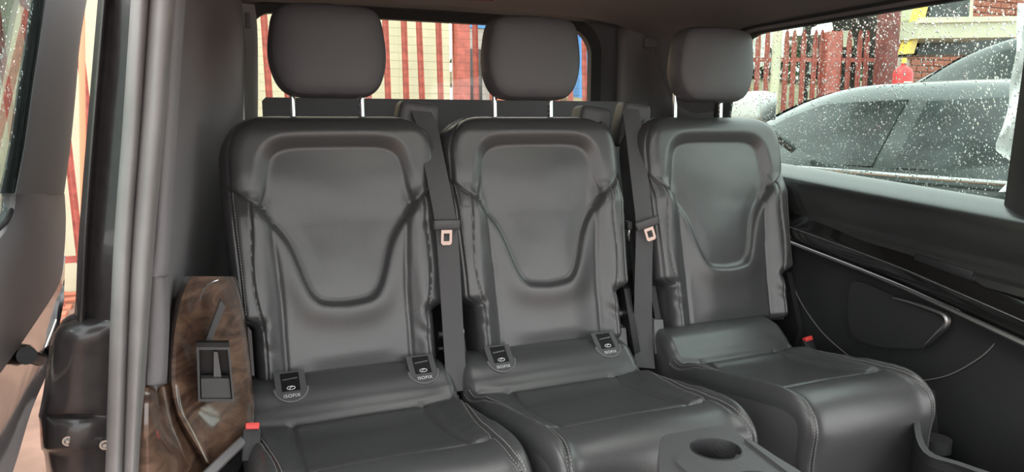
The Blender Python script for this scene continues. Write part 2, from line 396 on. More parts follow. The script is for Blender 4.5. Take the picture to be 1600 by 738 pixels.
# ---- right lower side panel: sill, lacquered ledge, pocket
side = empty('side_trim', (1.6, 1.5, 0)); tag(side, 'black side panel with chrome-edged glossy ledge below the right window', 'panel')
def prof(dz=0, dx=0):  # (x, z) from window down to ledge
    return [(1.672, .868), (1.655, .864), (1.620, .850), (1.592, .836), (1.582, .812), (1.585, .765), (1.590, .74), (1.582, .715), (1.585, .70), (1.575, .685)]
ys = np.linspace(.80, 2.25, 14)
rows = []
for y in ys:
    k = (y-1.09); rows.append([(x, y, z-.045+k*.065) for x, z in prof()])
sheet('sill', rows[:], 'trim_soft', side, smooth_n=2)
# ledge (glossy), dropping toward the front
def zl(y): return .605 + (y-.96)*.132 - .045*max(0, 1.25-y)
rows = []
for y in np.linspace(.80, 2.25, 20):
    z = zl(y); bx = 1.560-.04*max(0, 1.4-y)
    rows.append([(1.61, y, z+.060), (1.597, y, z+.045), (bx+.014, y, z+.018), (bx+.003, y, z+.006), (bx, y, z-.004), (bx+.002, y, z-.03), (bx+.012, y, z-.042)])
sheet('ledge', rows, 'piano', side, smooth_n=2)
tube('chrome_strip', [(1.5595-.04*max(0, 1.4-y), y, zl(y)+.002) for y in np.linspace(.80, 2.2, 30)], .0016, 'satin', side)
sw = [(1.556-.04*max(0, 1.4-y), y, zl(y)-.042) for y in np.linspace(.80, 2.2, 30)]
tube('lower_strip', sw, [.0075 - .0045*min(1, max(0, (p[1]-1.0)/.35)) for p in sw], 'satin', side)
# switch recess in ledge
a = at(1465, 425, 'x', 1.565)
box('switch_plate', (1.583, a.y, zl(a.y)+.036), (.012, .15, .022), 'plastic_dark', side, rot=Matrix.Rotation(math.radians(6), 3, 'X'), r=.003)
for k in (-.03, .03): pass
# lower fabric panel
rows = []
for y in np.linspace(.80, 2.25, 16):
    z = zl(y)-.045
    rows.append([(1.568, y, z), (1.584, y, z-.03), (1.590, y, z-.10), (1.590, y, z-.18), (1.588, y, .28), (1.59, y, .1), (1.59, y, 0)])
sheet('lower_panel', rows, 'trim_right', side, off=(.02, 0, 0), smooth_n=2)
# speaker/pocket cover: raised panel with chrome corner
pk = [at(px, py, 'x', 1.575) for px, py in ((1335, 440), (1395, 462), (1455, 480), (1482, 495), (1480, 512), (1455, 538), (1430, 545), (1360, 540), (1330, 520), (1325, 480))]
pk = smooth_pts(pk, 4, True)
slab('pocket_cover', pk, (.02, 0, 0), 'trim_right', side, r=.004)
ch = smooth_pts([at(px, py, 'x', 1.570) for px, py in ((1396, 466), (1425, 474), (1455, 484), (1477, 494), (1479, 508), (1462, 525), (1446, 540))], 6)
nn = len(ch); tube('chrome_trim', ch, [.0035 + .0045*math.sin(PI*min(1, i/nn)) for i in range(nn)], 'satin', side)
# seam arcs in the panel
for pts in (((1232, 425), (1250, 470), (1285, 520), (1330, 560)), ((1300, 560), (1400, 592), (1470, 590), (1530, 560), (1560, 530)), ((1212, 420), (1225, 470), (1240, 515))):
    P = smooth_pts([at(px, py, 'x', 1.587) for px, py in pts], 6)
    tube('seam', P, .0016, 'pillar', side, n=6)
# speaker fabric bin at lower right
tray = empty('storage_tray', (1.5, .95, 0)); tag(tray, 'black moulded storage tray low at the right, beside the right seat', 'tray')
rim_px = ((1448, 612), (1500, 620), (1560, 634), (1640, 665), (1700, 720), (1660, 770), (1560, 742), (1500, 722), (1452, 704), (1438, 660))
rim = [at(px, py, 'z', .36) for px, py in rim_px]
rim = smooth_pts(rim, 4, True)
cen = sum(rim, Vector())/len(rim)
ring('rim', [tuple(p) for p in rim], [tuple(cen+(p-cen)*1.10) for p in rim], (0, 0, -.02), 'plastic', tray)
rows = [[tuple(p) for p in rim]+[tuple(rim[0])], [tuple(cen+(p-cen)*.97-Vector((0, 0, .05))) for p in rim]+[tuple(cen+(rim[0]-cen)*.97-Vector((0, 0, .05)))],
        [tuple(cen+(p-cen)*.9-Vector((0, 0, .18))) for p in rim]+[tuple(cen+(rim[0]-cen)*.9-Vector((0, 0, .18)))], [tuple(cen-Vector((0, 0, .18)))]*(len(rim)+1)]
sheet('well', rows, 'plastic_dark', tray)
c = at(1435, 690, 'z', .30)
a = at(1465, 685, 'z', .27)
cyl('cup_ring', a-Vector((0, 0, .03)), a, .03, 'plastic', tray, n=28)
rows = []
for p in rim: pass
sheet('skirt', [[tuple(cen+(p-cen)*1.10) for p in rim]+[tuple(cen+(rim[0]-cen)*1.10)], [tuple(cen+(p-cen)*1.10-Vector((0, 0, .36))) for p in rim]+[tuple(cen+(rim[0]-cen)*1.10-Vector((0, 0, .36)))]], 'plastic_dark', tray)

# ---- ceiling lamp at top edge
a = at(735, -6, 'z', 1.385)
lm = empty('ceiling_lamp', (a.x, a.y, 1.385)); tag(lm, 'flat roof lamp with red-tinged lens at the top edge above the middle headrest', 'lamp')
ol = rrect(a.x-.09, a.x+.09, a.y-.03, a.y+.035, .025, 6)
slab('bezel', [(x, y, 1.380) for x, y in ol], (0, 0, .014), 'satin', lm, r=.003)
ol = rrect(a.x-.08, a.x+.08, a.y-.022, a.y+.027, .02, 6)
M['lens'] = mat('reddish_lens', (.45, .12, .12), .15, coat=.5)
slab('lens', [(x, y, 1.3765) for x, y in ol], (0, 0, .006), 'lens', lm)

# ================================================================== LEFT DOOR OPENING
# grey rubber edge of the opening
def strip(name, cols, m, parent=None, off=None, n=4, sn=4):
    """cols: list of rows; each row is list of (px,py,Y)"""
    return sheet(name, [[tuple(at(px, py, 'y', Y)) for px, py, Y in r] for r in cols], m, parent, off=off, smooth_n=sn)
seal = empty('trim_5', tuple(at(190, 738, 'y', 1.17))); tag(seal, 'full-height grey rubber edging of the left door opening', 'trim', kind='structure')
def sealcol(y, a, b, c, d): return [(a, y, 1.20), (a+4, y, 1.165), ((a+b)/2, y, 1.15), (b-6, y, 1.155), (b, y, 1.175)], [(b-2, y, 1.17), ((b+c)/2-4, y, 1.145), (c-7, y, 1.15), (c, y, 1.19)]
lv = [(-40, 207, 237, 278), (80, 199, 229, 268), (200, 191, 221, 258), (330, 181, 211, 246), (430, 175, 205, 238), (560, 170, 200, 229), (680, 166, 196, 222), (800, 162, 192, 216)]
r1 = []; r2 = []
for y, a, b, c in lv:
    p, q = sealcol(y, a, b, c, 0); r1.append(p); r2.append(q)
strip('outer_lip', r1, 'rubber', seal, off=(0, .03, 0)); strip('inner_lip', r2, 'rubber', seal, off=(0, .03, 0))
# soft upper pillar pad and lower grained insert
pad = [[(c-10, y, 1.21), (c+2, y, 1.19), (x2-8, y, 1.195), (x2, y, 1.22)] for y, c, x2 in ((-40, 268, 292), (80, 262, 284), (200, 254, 277), (300, 247, 270), (380, 242, 266), (425, 236, 262), (433, 236, 258))]
t6 = strip('trim_6', pad, 'trim', off=(0, .03, 0)); tag(t6, 'soft grey pillar pad beside the grey door rubber', 'trim', kind='structure')
ins = [[(224, y, 1.23), (c, y, 1.20), (x2-8, y, 1.205), (x2, y, 1.235)] for y, c, x2 in ((433, 240, 258), (440, 238, 262), (500, 235, 264), (560, 232, 262), (595, 230, 260), (602, 230, 255))]
t7 = strip('trim_7', ins, 'plastic_grey', off=(0, .03, 0)); tag(t7, 'grained grey plastic insert below the pillar pad, above the wood trim', 'trim', kind='structure')

# body jamb, glossy black with bolts
jamb = empty('door_jamb', tuple(at(120, 738, 'y', 1.2))); tag(jamb, 'glossy black painted body pillar of the left door opening with two screws', 'pillar')
up = [[(x0, y, 1.30), (x0+6, y, 1.225), (x1, y, 1.215), (x2, y, 1.235), (x3, y, 1.215), (x4, y, 1.20)] for y, x0, x1, x2, x3, x4 in
      ((-40, 156, 168, 176, 188, 212), (80, 146, 158, 168, 184, 202), (200, 136, 148, 158, 174, 194), (300, 128, 140, 150, 166, 186), (400, 121, 134, 143, 158, 180), (470, 118, 131, 140, 156, 176), (520, 112, 128, 140, 152, 174))]
strip('upper_jamb', up, 'dusty', jamb, off=(0, .05, 0))
rows = [[(x0, y, 1.30), (x0+7, y, 1.215+dy), (x1, y, 1.195+dy), (x3, y, 1.19+dy), (x4, y, 1.20)] for y, x0, x1, x3, x4, dy in
        ((497, 118, 138, 150, 176, .035), (508, 95, 118, 140, 175, .012), (525, 82, 105, 135, 174, 0), (560, 75, 98, 130, 173, 0), (610, 68, 95, 130, 171, 0), (645, 61, 90, 130, 169, 0), (650, 60, 90, 130, 169, .008), (662, 62, 92, 130, 169, -.004), (700, 64, 95, 130, 168, -.008), (715, 70, 100, 130, 167, .0), (800, 78, 100, 130, 165, .004))]
strip('lower_jamb', rows, 'dusty', jamb, off=(0, .05, 0))
for px, py in ((106, 690), (164, 696)):
    c = at(px, py, 'y', 1.183); b = cyl('screw', c, c+Vector((0, .014, 0)), .0075, 'steel', jamb, r2=.0085, n=16)
    s = cyl('screw_head', c-Vector((0, .003, 0)), c+Vector((0, .001, 0)), .003, 'steel', b, r2=.006, n=6)

# sliding door, pushed back outside the body
XD = -.285
def dx(z): return XD + max(0, z-.75)*.13
door = empty('door_1', (XD, 1.4, 0)); tag(door, 'open sliding door outside the left opening with grey lining and wet window', 'door', kind='structure')
def dpt(px, py, off=0):
    z = .9; X = XD
    for _ in range(6):
        X = dx(z)+off; p = at(px, py, 'x', X); z = p.z
    return p
def dstrip(name, rows, m, off=(-.02, 0, 0), sn=4): return sheet(name, [[tuple(dpt(px, py, o)) for px, py, o in r] for r in rows], m, door, off=off, smooth_n=sn)
dstrip('window_surround', [[(x0, y, -.012), (x0+7, y, 0), (x1-10, y, .004), (x1, y, -.012)] for y, x0, x1 in ((-40, 76, 143), (60, 62, 126), (150, 49, 118), (230, 38, 110), (304, 24, 100))], 'pillar')
dstrip('lining', [[(x0, y0, -.006), ((x0*2+x1)/3, (2*y0+y1)/3, .006), ((x0+2*x1)/3, (y0+2*y1)/3, .004), (x1, y1, -.012)] for x0, y0, x1, y1 in
                  ((25, 303, 101, 303), (22, 330, 103, 345), (12, 356, 100, 400), (-10, 385, 92, 445), (-40, 415, 45, 520), (-80, 450, -25, 620), (-150, 520, -120, 760))], 'plastic_grey')
dstrip('lower_frame', [[(x0, y0, -.02), ((x0+x1)/2, (y0+y1)/2, -.03), (x1, y1, -.02)] for x0, y0, x1, y1 in ((102, 400, 100, 470), (92, 445, 82, 560), (45, 520, 50, 640), (-25, 620, 20, 738), (-120, 760, -30, 860))], 'gloss')
gp = [dpt(px, py, -.014) for px, py in ((-90, -60), (72, -60), (58, 60), (45, 150), (34, 230), (22, 310), (8, 345), (-20, 372), (-90, 390))]
slab('pane', gp, (-.004, 0, 0), 'glass_door', door)
tube('window_rubber', [dpt(px, py, -.010) for px, py in ((76, -60), (62, 60), (49, 150), (38, 230), (26, 308), (20, 325), (9, 347), (-20, 374))], .004, 'rubber_black', door)
tube('frame_edge', [dpt(px, py, -.03) for px, py in ((96, 478), (70, 545), (55, 600), (35, 665), (8, 738), (-20, 800))], .004, 'satin', door)
br = [dpt(px, py, -.01) for px, py in ((40, 555), (62, 562), (80, 548))]
tube('roller_arm', br + [at(112, 536, 'y', 1.30)], .012, 'plastic_dark', door, n=10)
cyl('roller', dpt(42, 556, .0), dpt(42, 556, -.03), .015, 'plastic_dark', door)
def samp_left():
    px, py = random.uniform(-20, 70), random.uniform(-20, 330)
    while not (px < 70 - py*.155): px, py = random.uniform(-20, 70), random.uniform(-20, 330)
    return dpt(px, py, -.019)
drops('rain_drops', 700, samp_left, 'drop', door, nrm=(-1, 0, 0))
# running step below the door opening
o = box('door_sill', (-.17, .55, -.06), (.16, 1.3, .08), 'plastic_dark', r=.01); tag(o, 'black step plate along the left door opening', 'sill')

# ---- wood trimmed wheel arch panel left of seat 1
wood_p = empty('side_cabinet', (0, 1.4, 0)); tag(wood_p, 'walnut-veneered side panel with oval recess, left of the left seat', 'panel')
rows = []
for y, x0, y0, Y0, x1, Y1, x2, Y2, x3, Y3 in (
        (600, 215, 603, 1.24, 232, 1.23, 250, 1.28, 268, 1.40),
        (606, 213, 603, 1.21, 232, 1.20, 250, 1.25, 270, 1.40),
        (625, 210, 625, 1.20, 232, 1.185, 252, 1.24, 274, 1.40),
        (660, 208, 660, 1.19, 232, 1.175, 256, 1.23, 286, 1.38),
        (700, 206, 700, 1.19, 232, 1.170, 262, 1.22, 312, 1.36),
        (745, 204, 745, 1.19, 232, 1.168, 270, 1.21, 335, 1.33),
        (800, 202, 800, 1.19, 232, 1.168, 275, 1.20, 345, 1.30)):
    rows.append([(x0, y, Y0), (x1, y, Y1), (x2, y, Y2), (x3, y, Y3)])
strip('front_veneer', rows, 'wood', wood_p)
# oval raised panel: from x~270 at left to 385 at right
rows = []
for y, xa, xb, xc, xd in ((432, 300, 318, 342, 362), (450, 290, 312, 345, 368), (480, 280, 305, 345, 374), (530, 272, 300, 345, 382), (590, 268, 300, 345, 388), (640, 276, 305, 350, 392), (672, 292, 320, 355, 388), (700, 310, 330, 352, 372), (725, 325, 335, 345, 352)):
    k = (y-432)/300
    rows.append([(xa-12, y, 1.50-.16*k), (xa, y, 1.42-.13*k), (xb, y, 1.45-.13*k), (xc, y, 1.50-.15*k), (xd, y, 1.56-.18*k), (xd+6, y, 1.62-.2*k)])
vnr = strip('side_veneer', rows, 'wood', wood_p)
# lower edge piping
tube('edge_piping', smooth_pts([at(px, py, 'y', Y) for px, py, Y in ((392, 665, 1.42), (386, 682, 1.38), (368, 700, 1.33), (345, 722, 1.28), (325, 742, 1.25), (290, 780, 1.2))], 5), .009, 'plastic_grey', wood_p)
# oval bright arc
tube('bright_arc', smooth_pts([at(px, py, 'y', 1.40) for px, py in ((312, 470), (316, 458), (324, 447), (333, 441), (341, 438))], 5), .0013, 'chrome', wood_p)
# framed pocket
fr = [at(px, py, 'y', 1.345) for px, py in ((307, 543), (359, 543), (366, 628), (310, 628))]
fi = [at(px, py, 'y', 1.345) for px, py in ((311, 547), (356, 547), (363, 624), (313, 624))]
pocket = empty('side_pocket', tuple(fr[3])); tag(pocket, 'small framed black pocket in the walnut side panel', 'pocket')
ring('frame', fi, fr, (0, .03, 0), 'plastic', pocket)
slab('back', [p+Vector((0, .035, 0)) for p in fr], (0, .01, 0), 'smoke', pocket)
fl = [at(px, py, 'y', 1.35) for px, py in ((314, 592), (358, 592), (361, 622), (315, 622))]
slab('flap', fl, (0, .02, 0), 'plastic', pocket, r=.003)
fl = [at(px, py, 'y', 1.36) for px, py in ((334, 550), (340, 550), (346, 590), (334, 590))]
slab('tongue', fl, (0, .01, 0), 'belt_anchor', pocket, r=.002)
sl = [at(px, py, 'y', 1.40) for px, py in ((345, 470), (352, 480), (330, 535), (322, 532))]
slab('rib', sl, (0, .03, 0), 'plastic', wood_p, r=.004)

# ================================================================== SEATS
H = .60; RC = math.radians(13)
def bw(z):
    z = np.asarray(z, float)
    w_ = .200 + (.236-.200)*sst(z, .125, .155) + .010*sst(z, .15, .45)
    r = .105; k = np.clip(z-(H-r), 0, r)
    return w_ - r*.85 + np.sqrt(np.maximum(r*r-k*k, 0))*.85
INS_R = [(.0, .522), (.085, .521), (.122, .514), (.142, .496), (.151, .465), (.159, .425), (.170, .393), (.166, .372), (.146, .347), (.126, .320), (.111, .290), (.099, .255), (.088, .220), (.073, .188), (.050, .170), (.0, .164)]
INS = sm2(INS_R, 5); INS = INS + [(-x, z) for x, z in INS[::-1][1:-1]]
def seamU(s): return sm2([(s*.166, .385), (s*.195, .400), (s*.225, .425), (s*.252, .450)], 4)
def seamV(s): return sm2([(s*.150, .350), (s*.146, .28), (s*.140, .18), (s*.139, .08), (s*.138, .0)], 4)   # crease bolster/centre
def seamS(s): return sm2([(s*.192, .397), (s*.193, .33), (s*.196, .25), (s*.192, .19), (s*.180, .12), (s*.178, .0)], 4)
SU = [seamU(1), seamU(-1)]; SV = [seamV(1), seamV(-1)]; SS_ = [seamS(1), seamS(-1)]
def back_depth(X, Z):
    W = bw(Z); de = W-np.abs(X); dt = H-Z; db = Z
    r = .032
    k = np.sqrt(np.maximum(0, r-de)**2 + np.maximum(0, (.05-dt))**2*(r/.05)**2 + np.maximum(0, (.025-db))**2*(r/.025)**2)
    k = np.minimum(k, r); d = .075 - (r-np.sqrt(np.maximum(r*r-k*k, 0)))*1.3
    ins = inside(X, Z, INS); D = seg_dist(X, Z, INS, True); sd = np.where(ins, -D, D)
    top = sst(Z, .345, .47)
    out = np.maximum(sd, 0)
    ri = np.clip(1-np.minimum(de, 9)/.050, 0, 1); rt = np.clip(1-dt/.062, 0, 1)
    d -= top*.020*np.clip(ri**2+rt**2, 0, 1)                      # the horseshoe rolls off to its outer edge
    d += top*.019*sst(sd, -.012, .034)                            # and down into the insert
    d += (1-top)*.0085*np.exp(-(np.maximum(out-.010, 0)/.038)**2)*sst(sd, -.010, .010)
    d -= (1-top)*.010*sst(-sd, -.004, .014)
    d += .007*np.exp(-(X/.10)**2-((Z-.36)/.12)**2)*sst(-sd, 0, .05)
    d -= .0045*np.exp(-((sd+.002)/.0055)**2)*(1-.75*top)
    # side bolsters
    ax = np.abs(X)
    bol = sst(ax, .135, .185)*(1-sst(Z, .36, .43))
    d += .022*bol
    low = (1-sst(Z, .20, .36))*(1-sst(ax, .05, .135)); d += .008*low*sst(Z, 0, .06)
    for s in SU: d -= .006*np.exp(-(seg_dist(X, Z, s)/.0035)**2)
    for s in SV: d -= .004*np.exp(-(seg_dist(X, Z, s)/.006)**2)*(Z < .36)
    for s in SS_: d -= .0035*np.exp(-(seg_dist(X, Z, s)/.0025)**2)
    # outer edge seam
    d -= .004*np.exp(-((de-.017)/.003)**2)*(Z > .14)
    # flap end of the bolster
    d -= .012*np.exp(-((Z-.135)/.012)**2)*sst(ax, .165, .19)
    # soft creases
    d += .0014*wnoise(X, Z, 3, 20, 3)*sst(de, .0, .05) + .0007*wnoise(X*2.2, Z, 9, 50, 2)*sst(ax, .12, .17)*(1-top)
    d += .0026*np.exp(-((ax-.178)/.02)**2-((Z-.085)/.03)**2)*np.sin(Z*105+X*90)
    return d
def back_pos(X, Z): return np.stack([X, -back_depth(X, Z), Z], -1)
def region_meshes(P, reg, nreg):
    nr, nc = P.shape[:2]; V = P.reshape(-1, 3); out = []
    idx = np.arange(nr*nc).reshape(nr, nc)
    F = np.stack([idx[:-1, :-1], idx[:-1, 1:], idx[1:, 1:], idx[1:, :-1]], -1).reshape(-1, 4); R = reg.reshape(-1)
    # normals of the whole field so that split pieces still shade smoothly
    for r in range(nreg):
        f = F[R == r]
        if len(f) == 0: out.append(None); continue
        u, inv = np.unique(f, return_inverse=True); out.append(raw(V[u], [tuple(q) for q in inv.reshape(-1, 4)]))
    return out
nz, nx = 230, 190
pz = np.linspace(0, 1, nz); zz = H*(.5-.5*np.cos(PI*pz))*.25 + H*pz*.75
pa = np.linspace(-1, 1, nx); aa = .55*pa + .45*np.sin(pa*PI/2)
Z, A = np.meshgrid(zz, aa, indexing='ij'); X = bw(Z)*A
P = back_pos(X, Z)
Xc = (X[:-1, :-1]+X[1:, 1:])/2; Zc = (Z[:-1, :-1]+Z[1:, 1:])/2
ins_c = inside(Xc, Zc, INS)
def seam_z(x): return np.interp(np.abs(x), [.166, .195, .225, .26], [.385, .400, .425, .455])
def seam_x(z): return np.interp(z, [0, .08, .18, .28, .35, .39], [.138, .139, .140, .146, .150, .166])
reg = np.where(ins_c, 0, np.where((Zc > seam_z(Xc)) & ((np.abs(Xc) > .1) | (Zc > .4)), 1, np.where(np.abs(Xc) < seam_x(Zc), 2, np.where(Xc < 0, 3, 4))))
BR = region_meshes(P, reg, 5)
# side walls and back shell
def backshell():
    bm = bmesh.new(); th = .055
    L = []
    zs = list(np.linspace(0, H, 50))
    left = [(-bw(z), z) for z in zs]; right = [(bw(z), z) for z in zs[::-1]]
    loop = [(float(x), float(z)) for x, z in left+right]
    n = len(loop); rings = []
    for off, sc, y in ((0, 1, None), (0, 1.005, 0), (0, 1.0, .035), (0, .95, th), (0, .5, th+.005)):
        ringv = []
        for x, z in loop:
            yy = y if y is not None else float(-back_depth(np.array([x*.9999]), np.array([min(max(z, .0), H)]))[0])
            zc = H/2; ringv.append(bm.verts.new((x*sc, yy, zc+(z-zc)*sc)))
        rings.append(ringv)
    for a, b in zip(rings, rings[1:]):
        for i in range(n): bm.faces.new((a[i], a[(i+1) % n], b[(i+1) % n], b[i]))
    bm.faces.new(rings[-1])
    return from_bm(bm)
BSHELL = backshell()
def stitch_mesh(paths, posf, spacing=.0062, ln=.0042, r=.00085, off=.0005):
    bms = []
    vs = []; fs = []
    for path in paths:
        pts = np.array(path); d = np.r_[0, np.cumsum(np.hypot(*np.diff(pts, axis=0).T))]; n = int(d[-1]/spacing)
        q = np.arange(n)*spacing
        for s0 in q:
            a = np.array([[np.interp(s0, d, pts[:, 0]), np.interp(s0, d, pts[:, 1])], [np.interp(s0+ln, d, pts[:, 0]), np.interp(s0+ln, d, pts[:, 1])]])
            p = posf(a[:, 0], a[:, 1]); e = 1e-3
            n1 = posf(a[:1, 0]+e, a[:1, 1])[0]-p[0]; n2 = posf(a[:1, 0], a[:1, 1]+e)[0]-p[0]
            nn = np.cross(n1, n2); nn /= np.linalg.norm(nn)+1e-9
            if nn[1] > 0 and abs(nn[1]) > abs(nn[2]): nn = -nn
            if abs(nn[2]) >= abs(nn[1]) and nn[2] < 0: nn = -nn
            dd = p[1]-p[0]; dd /= np.linalg.norm(dd)+1e-9; sd2 = np.cross(dd, nn); k = len(vs)
            for pp in p:
                for u, v in ((-1, 0), (0, 1), (1, 0)): vs.append(pp+sd2*u*r+nn*(v*r+off))
            fs += [(k, k+1, k+4, k+3), (k+1, k+2, k+5, k+4), (k, k+2, k+1), (k+3, k+4, k+5)]
    return raw(vs, fs)
def off_path(path, o): 
    p = np.array(path); t = np.gradient(p, axis=0); n = np.stack([-t[:, 1], t[:, 0]], 1); n /= np.linalg.norm(n, axis=1)[:, None]; return (p+n*o).tolist()
BST = stitch_mesh([off_path([q for q in s if q[1] > .13], .004*sg) for s, sg in zip(SS_, (1, -1))] , back_pos)
edge = lambda sg: [(sg*(float(bw(z))-.0215), z) for z in np.linspace(.16, .43, 40)]
BST2 = stitch_mesh([edge(1), edge(-1)], back_pos)

# cushion -----------------------------------------------------------
CP = [(1.70, .43), (1.62, .450), (1.575, .456), (1.535, .446), (1.503, .420), (1.475, .399), (1.42, .398), (1.31, .410), (1.22, .425), (1.15, .434), (1.10, .432), (1.065, .412), (1.048, .375), (1.045, .32), (1.05, .24), (1.07, .14)]
CPs = np.array([(p.x, p.y) for p in smooth_pts([(a, b, 0) for a, b in CP], 10)])
Ld = np.r_[0, np.cumsum(np.hypot(*np.diff(CPs, axis=0).T))]; LT = Ld[-1]
def s_of_y(y): return float(np.interp(-y, -CPs[:105, 0], Ld[:105]))
def prof_at(s):
    y = np.interp(s, Ld, CPs[:, 0]); z = np.interp(s, Ld, CPs[:, 1])
    e = .004; dy = np.interp(s+e, Ld, CPs[:, 0])-np.interp(s-e, Ld, CPs[:, 0]); dz = np.interp(s+e, Ld, CPs[:, 1])-np.interp(s-e, Ld, CPs[:, 1])
    L = np.hypot(dy, dz)+1e-9; return y, z, dz/L*1.0, -dy/L    # normal (ny, nz)
S_v, S_f, S_fe = s_of_y(1.470), s_of_y(1.180), s_of_y(1.085)
CW = .230
def cw(s): 
    s = np.asarray(s, float); k = sst(s, S_f, S_fe+.03); return CW - .012*k - .012*sst(s, LT-.2, LT) - .01*(1-sst(s, .1, .22))
SIDE = lambda sg: sm2([(sg*.224, s_of_y(1.49)), (sg*.212, s_of_y(1.42)), (sg*.192, s_of_y(1.28)), (sg*.186, s_of_y(1.18)), (sg*.186, s_of_y(1.10)), (sg*.196, s_of_y(1.10)+.07), (sg*.196, LT)], 5)
INN = lambda sg: [(sg*.135, S_v), (sg*.145, S_f)]
FRONT = sm2([(-.186, S_f+.004), (-.10, S_f-.002), (0, S_f-.004), (.10, S_f-.002), (.186, S_f+.004)], 5)
BACKL = sm2([(-.20, S_v-.005), (-.135, S_v), (0, S_v), (.135, S_v), (.20, S_v-.005)], 5)
CS = [SIDE(1), SIDE(-1)]
def cush_h(X, Sg):
    W = cw(Sg); de = W-np.abs(X); r = .028; k = np.clip(r-de, 0, r); h = -(r-np.sqrt(np.maximum(r*r-k*k, 0)))*1.2
    ax = np.abs(X)
    mid = sst(Sg, S_v-.02, S_v+.06)*(1-sst(Sg, S_fe+.02, S_fe+.12))
    h += .016*np.exp(-((ax-.205)/.026)**2)*mid
    h -= .008*(1-sst(ax, .128, .165))*sst(Sg, S_v, S_v+.08)*(1-sst(Sg, S_f-.06, S_f+.03))
    h += .004*np.exp(-((Sg-(S_f+.06))/.04)**2)*(1-sst(ax, .15, .2))
    for s in CS: h -= .007*np.exp(-(seg_dist(X, Sg, s)/.0045)**2)
    for sg in (-1, 1): h -= .0045*np.exp(-(seg_dist(X, Sg, INN(sg))/.006)**2)
    h -= .013*np.exp(-(seg_dist(X, Sg, FRONT)/.0085)**2)*(1-sst(ax, .17, .19))
    h -= .008*np.exp(-(seg_dist(X, Sg, BACKL)/.009)**2)
    h += .004*np.exp(-((Sg-S_v-.03)/.012)**2)*(ax < .13)
    h += .0017*wnoise(X, Sg*1.5, 5, 20, 3)*sst(de, 0, .04) + .0012*wnoise(X, Sg*2.5, 12, 45, 2)*sst(ax, .12, .2)
    return h
def cush_pos(X, Sg):
    y, z, ny, nz_ = prof_at(Sg); h = cush_h(X, Sg); return np.stack([X+0*y, y+ny*h-1.35, z+nz_*h], -1)
ns, nxc = 300, 150
ss = np.linspace(0.003, LT-.003, ns); pa = np.linspace(-1, 1, nxc); aa = .6*pa+.4*np.sin(pa*PI/2)
Sg, A = np.meshgrid(ss, aa, indexing='ij'); Xq = cw(Sg)*A; Pq = cush_pos(Xq, Sg)
Xc = (Xq[:-1, :-1]+Xq[1:, 1:])/2; Sc = (Sg[:-1, :-1]+Sg[1:, 1:])/2
sidex = np.interp(Sc, [p[1] for p in CS[0]], [p[0] for p in CS[0]])
reg = np.where(Sc < S_v, 0, np.where((np.abs(Xc) > sidex), np.where(Xc < 0, 3, 4), np.where(Sc < S_f, 1, 2)))
CR = region_meshes(Pq, reg, 5)
CST = stitch_mesh([off_path(CS[0], .0045), off_path(CS[0], -.0045), off_path(CS[1], .0045), off_path(CS[1], -.0045)], cush_pos)
def cush_skirt(sg):
    bm = bmesh.new()
    for _ in (0,):
        rowsA = [(float(sg*cw(s)), s) for s in ss[::3]]
        a = []; b = []; c = []
        for x, s in rowsA:
            p = cush_pos(np.array([x*.9999]), np.array([s]))[0]; a.append(bm.verts.new(p)); b.append(bm.verts.new((p[0]+sg*.001, p[1], p[2]-min(.05, p[2]-.1)))); c.append(bm.verts.new((p[0]-sg*.012, p[1], .12)))
        for i in range(len(a)-1):
            bm.faces.new((a[i], a[i+1], b[i+1], b[i])); bm.faces.new((b[i], b[i+1], c[i+1], c[i]))
    return from_bm(bm)
SKIRTS = [cush_skirt(-1), cush_skirt(1)]

# headrest ----------------------------------------------------------
def headrest_mesh():
    hh = .205
    side = [(.0, .0), (.060, .0), (.092, .006), (.115, .026), (.129, .062), (.1335, .100), (.129, .145), (.121, .180), (.105, .199), (.07, .206), (.0, .209)]
    R_ = sm2(side, 6); loop = R_ + [(-x, z) for x, z in R_[::-1][1:-1]]; n = len(loop); cz = .104
    lay = [(-.060, .02), (-.0605, .30), (-.0595, .55), (-.057, .74), (-.0525, .87), (-.047, .935), (-.0445, .948), (-.0425, .950), (-.038, .968), (-.026, .992), (-.008, 1.0), (.012, .985), (.030, .935), (.040, .85), (.045, .7), (.047, .3), (.047, .02)]
    vs = []; fs = []; reg = []
    for y, sc in lay:
        for x, z in loop:
            tz = (cz+(z-cz)*sc)/hh
            yy = y - .010*tz + (.010*(abs(x*sc)/.13)**2.2*(1 if y < 0 else 0)) - (.008*(tz-.5)**2 if y < 0 else 0)
            vs.append((x*sc, yy, cz+(z-cz)*sc))
    for i in range(len(lay)-1):
        for k in range(n):
            j = (k+1) % n; fs.append((i*n+k, i*n+j, (i+1)*n+j, (i+1)*n+k)); reg.append((1 if loop[k][0] < 0 else 2) if 7 <= i <= 10 and abs(loop[k][0]) > .10 else 0)
    fs.append(tuple(range(n))); reg.append(0); fs.append(tuple((len(lay)-1)*n+k for k in range(n))[::-1]); reg.append(0)
    out = []
    for r in (0, 1, 2):
        ff = [f for f, q in zip(fs, reg) if q == r]; u = sorted({i for f in ff for i in f}); mp = {v: i for i, v in enumerate(u)}
        out.append(raw([vs[i] for i in u], [tuple(mp[i] for i in f) for f in ff]))
    return out
HR = headrest_mesh()
POST = from_bm(cyl_bm((0, 0, -.05), (0, 0, .10), .0065, n=16))
NOTCH = from_bm(merge([box_bm((-.0062, 0, z), (.003, .008, .004)) for z in (.0, .012, .024, .036, .048)]))
COLLAR = from_bm(merge([cyl_bm((0, 0, -.004), (0, 0, .004), .021, .018, 24)]))

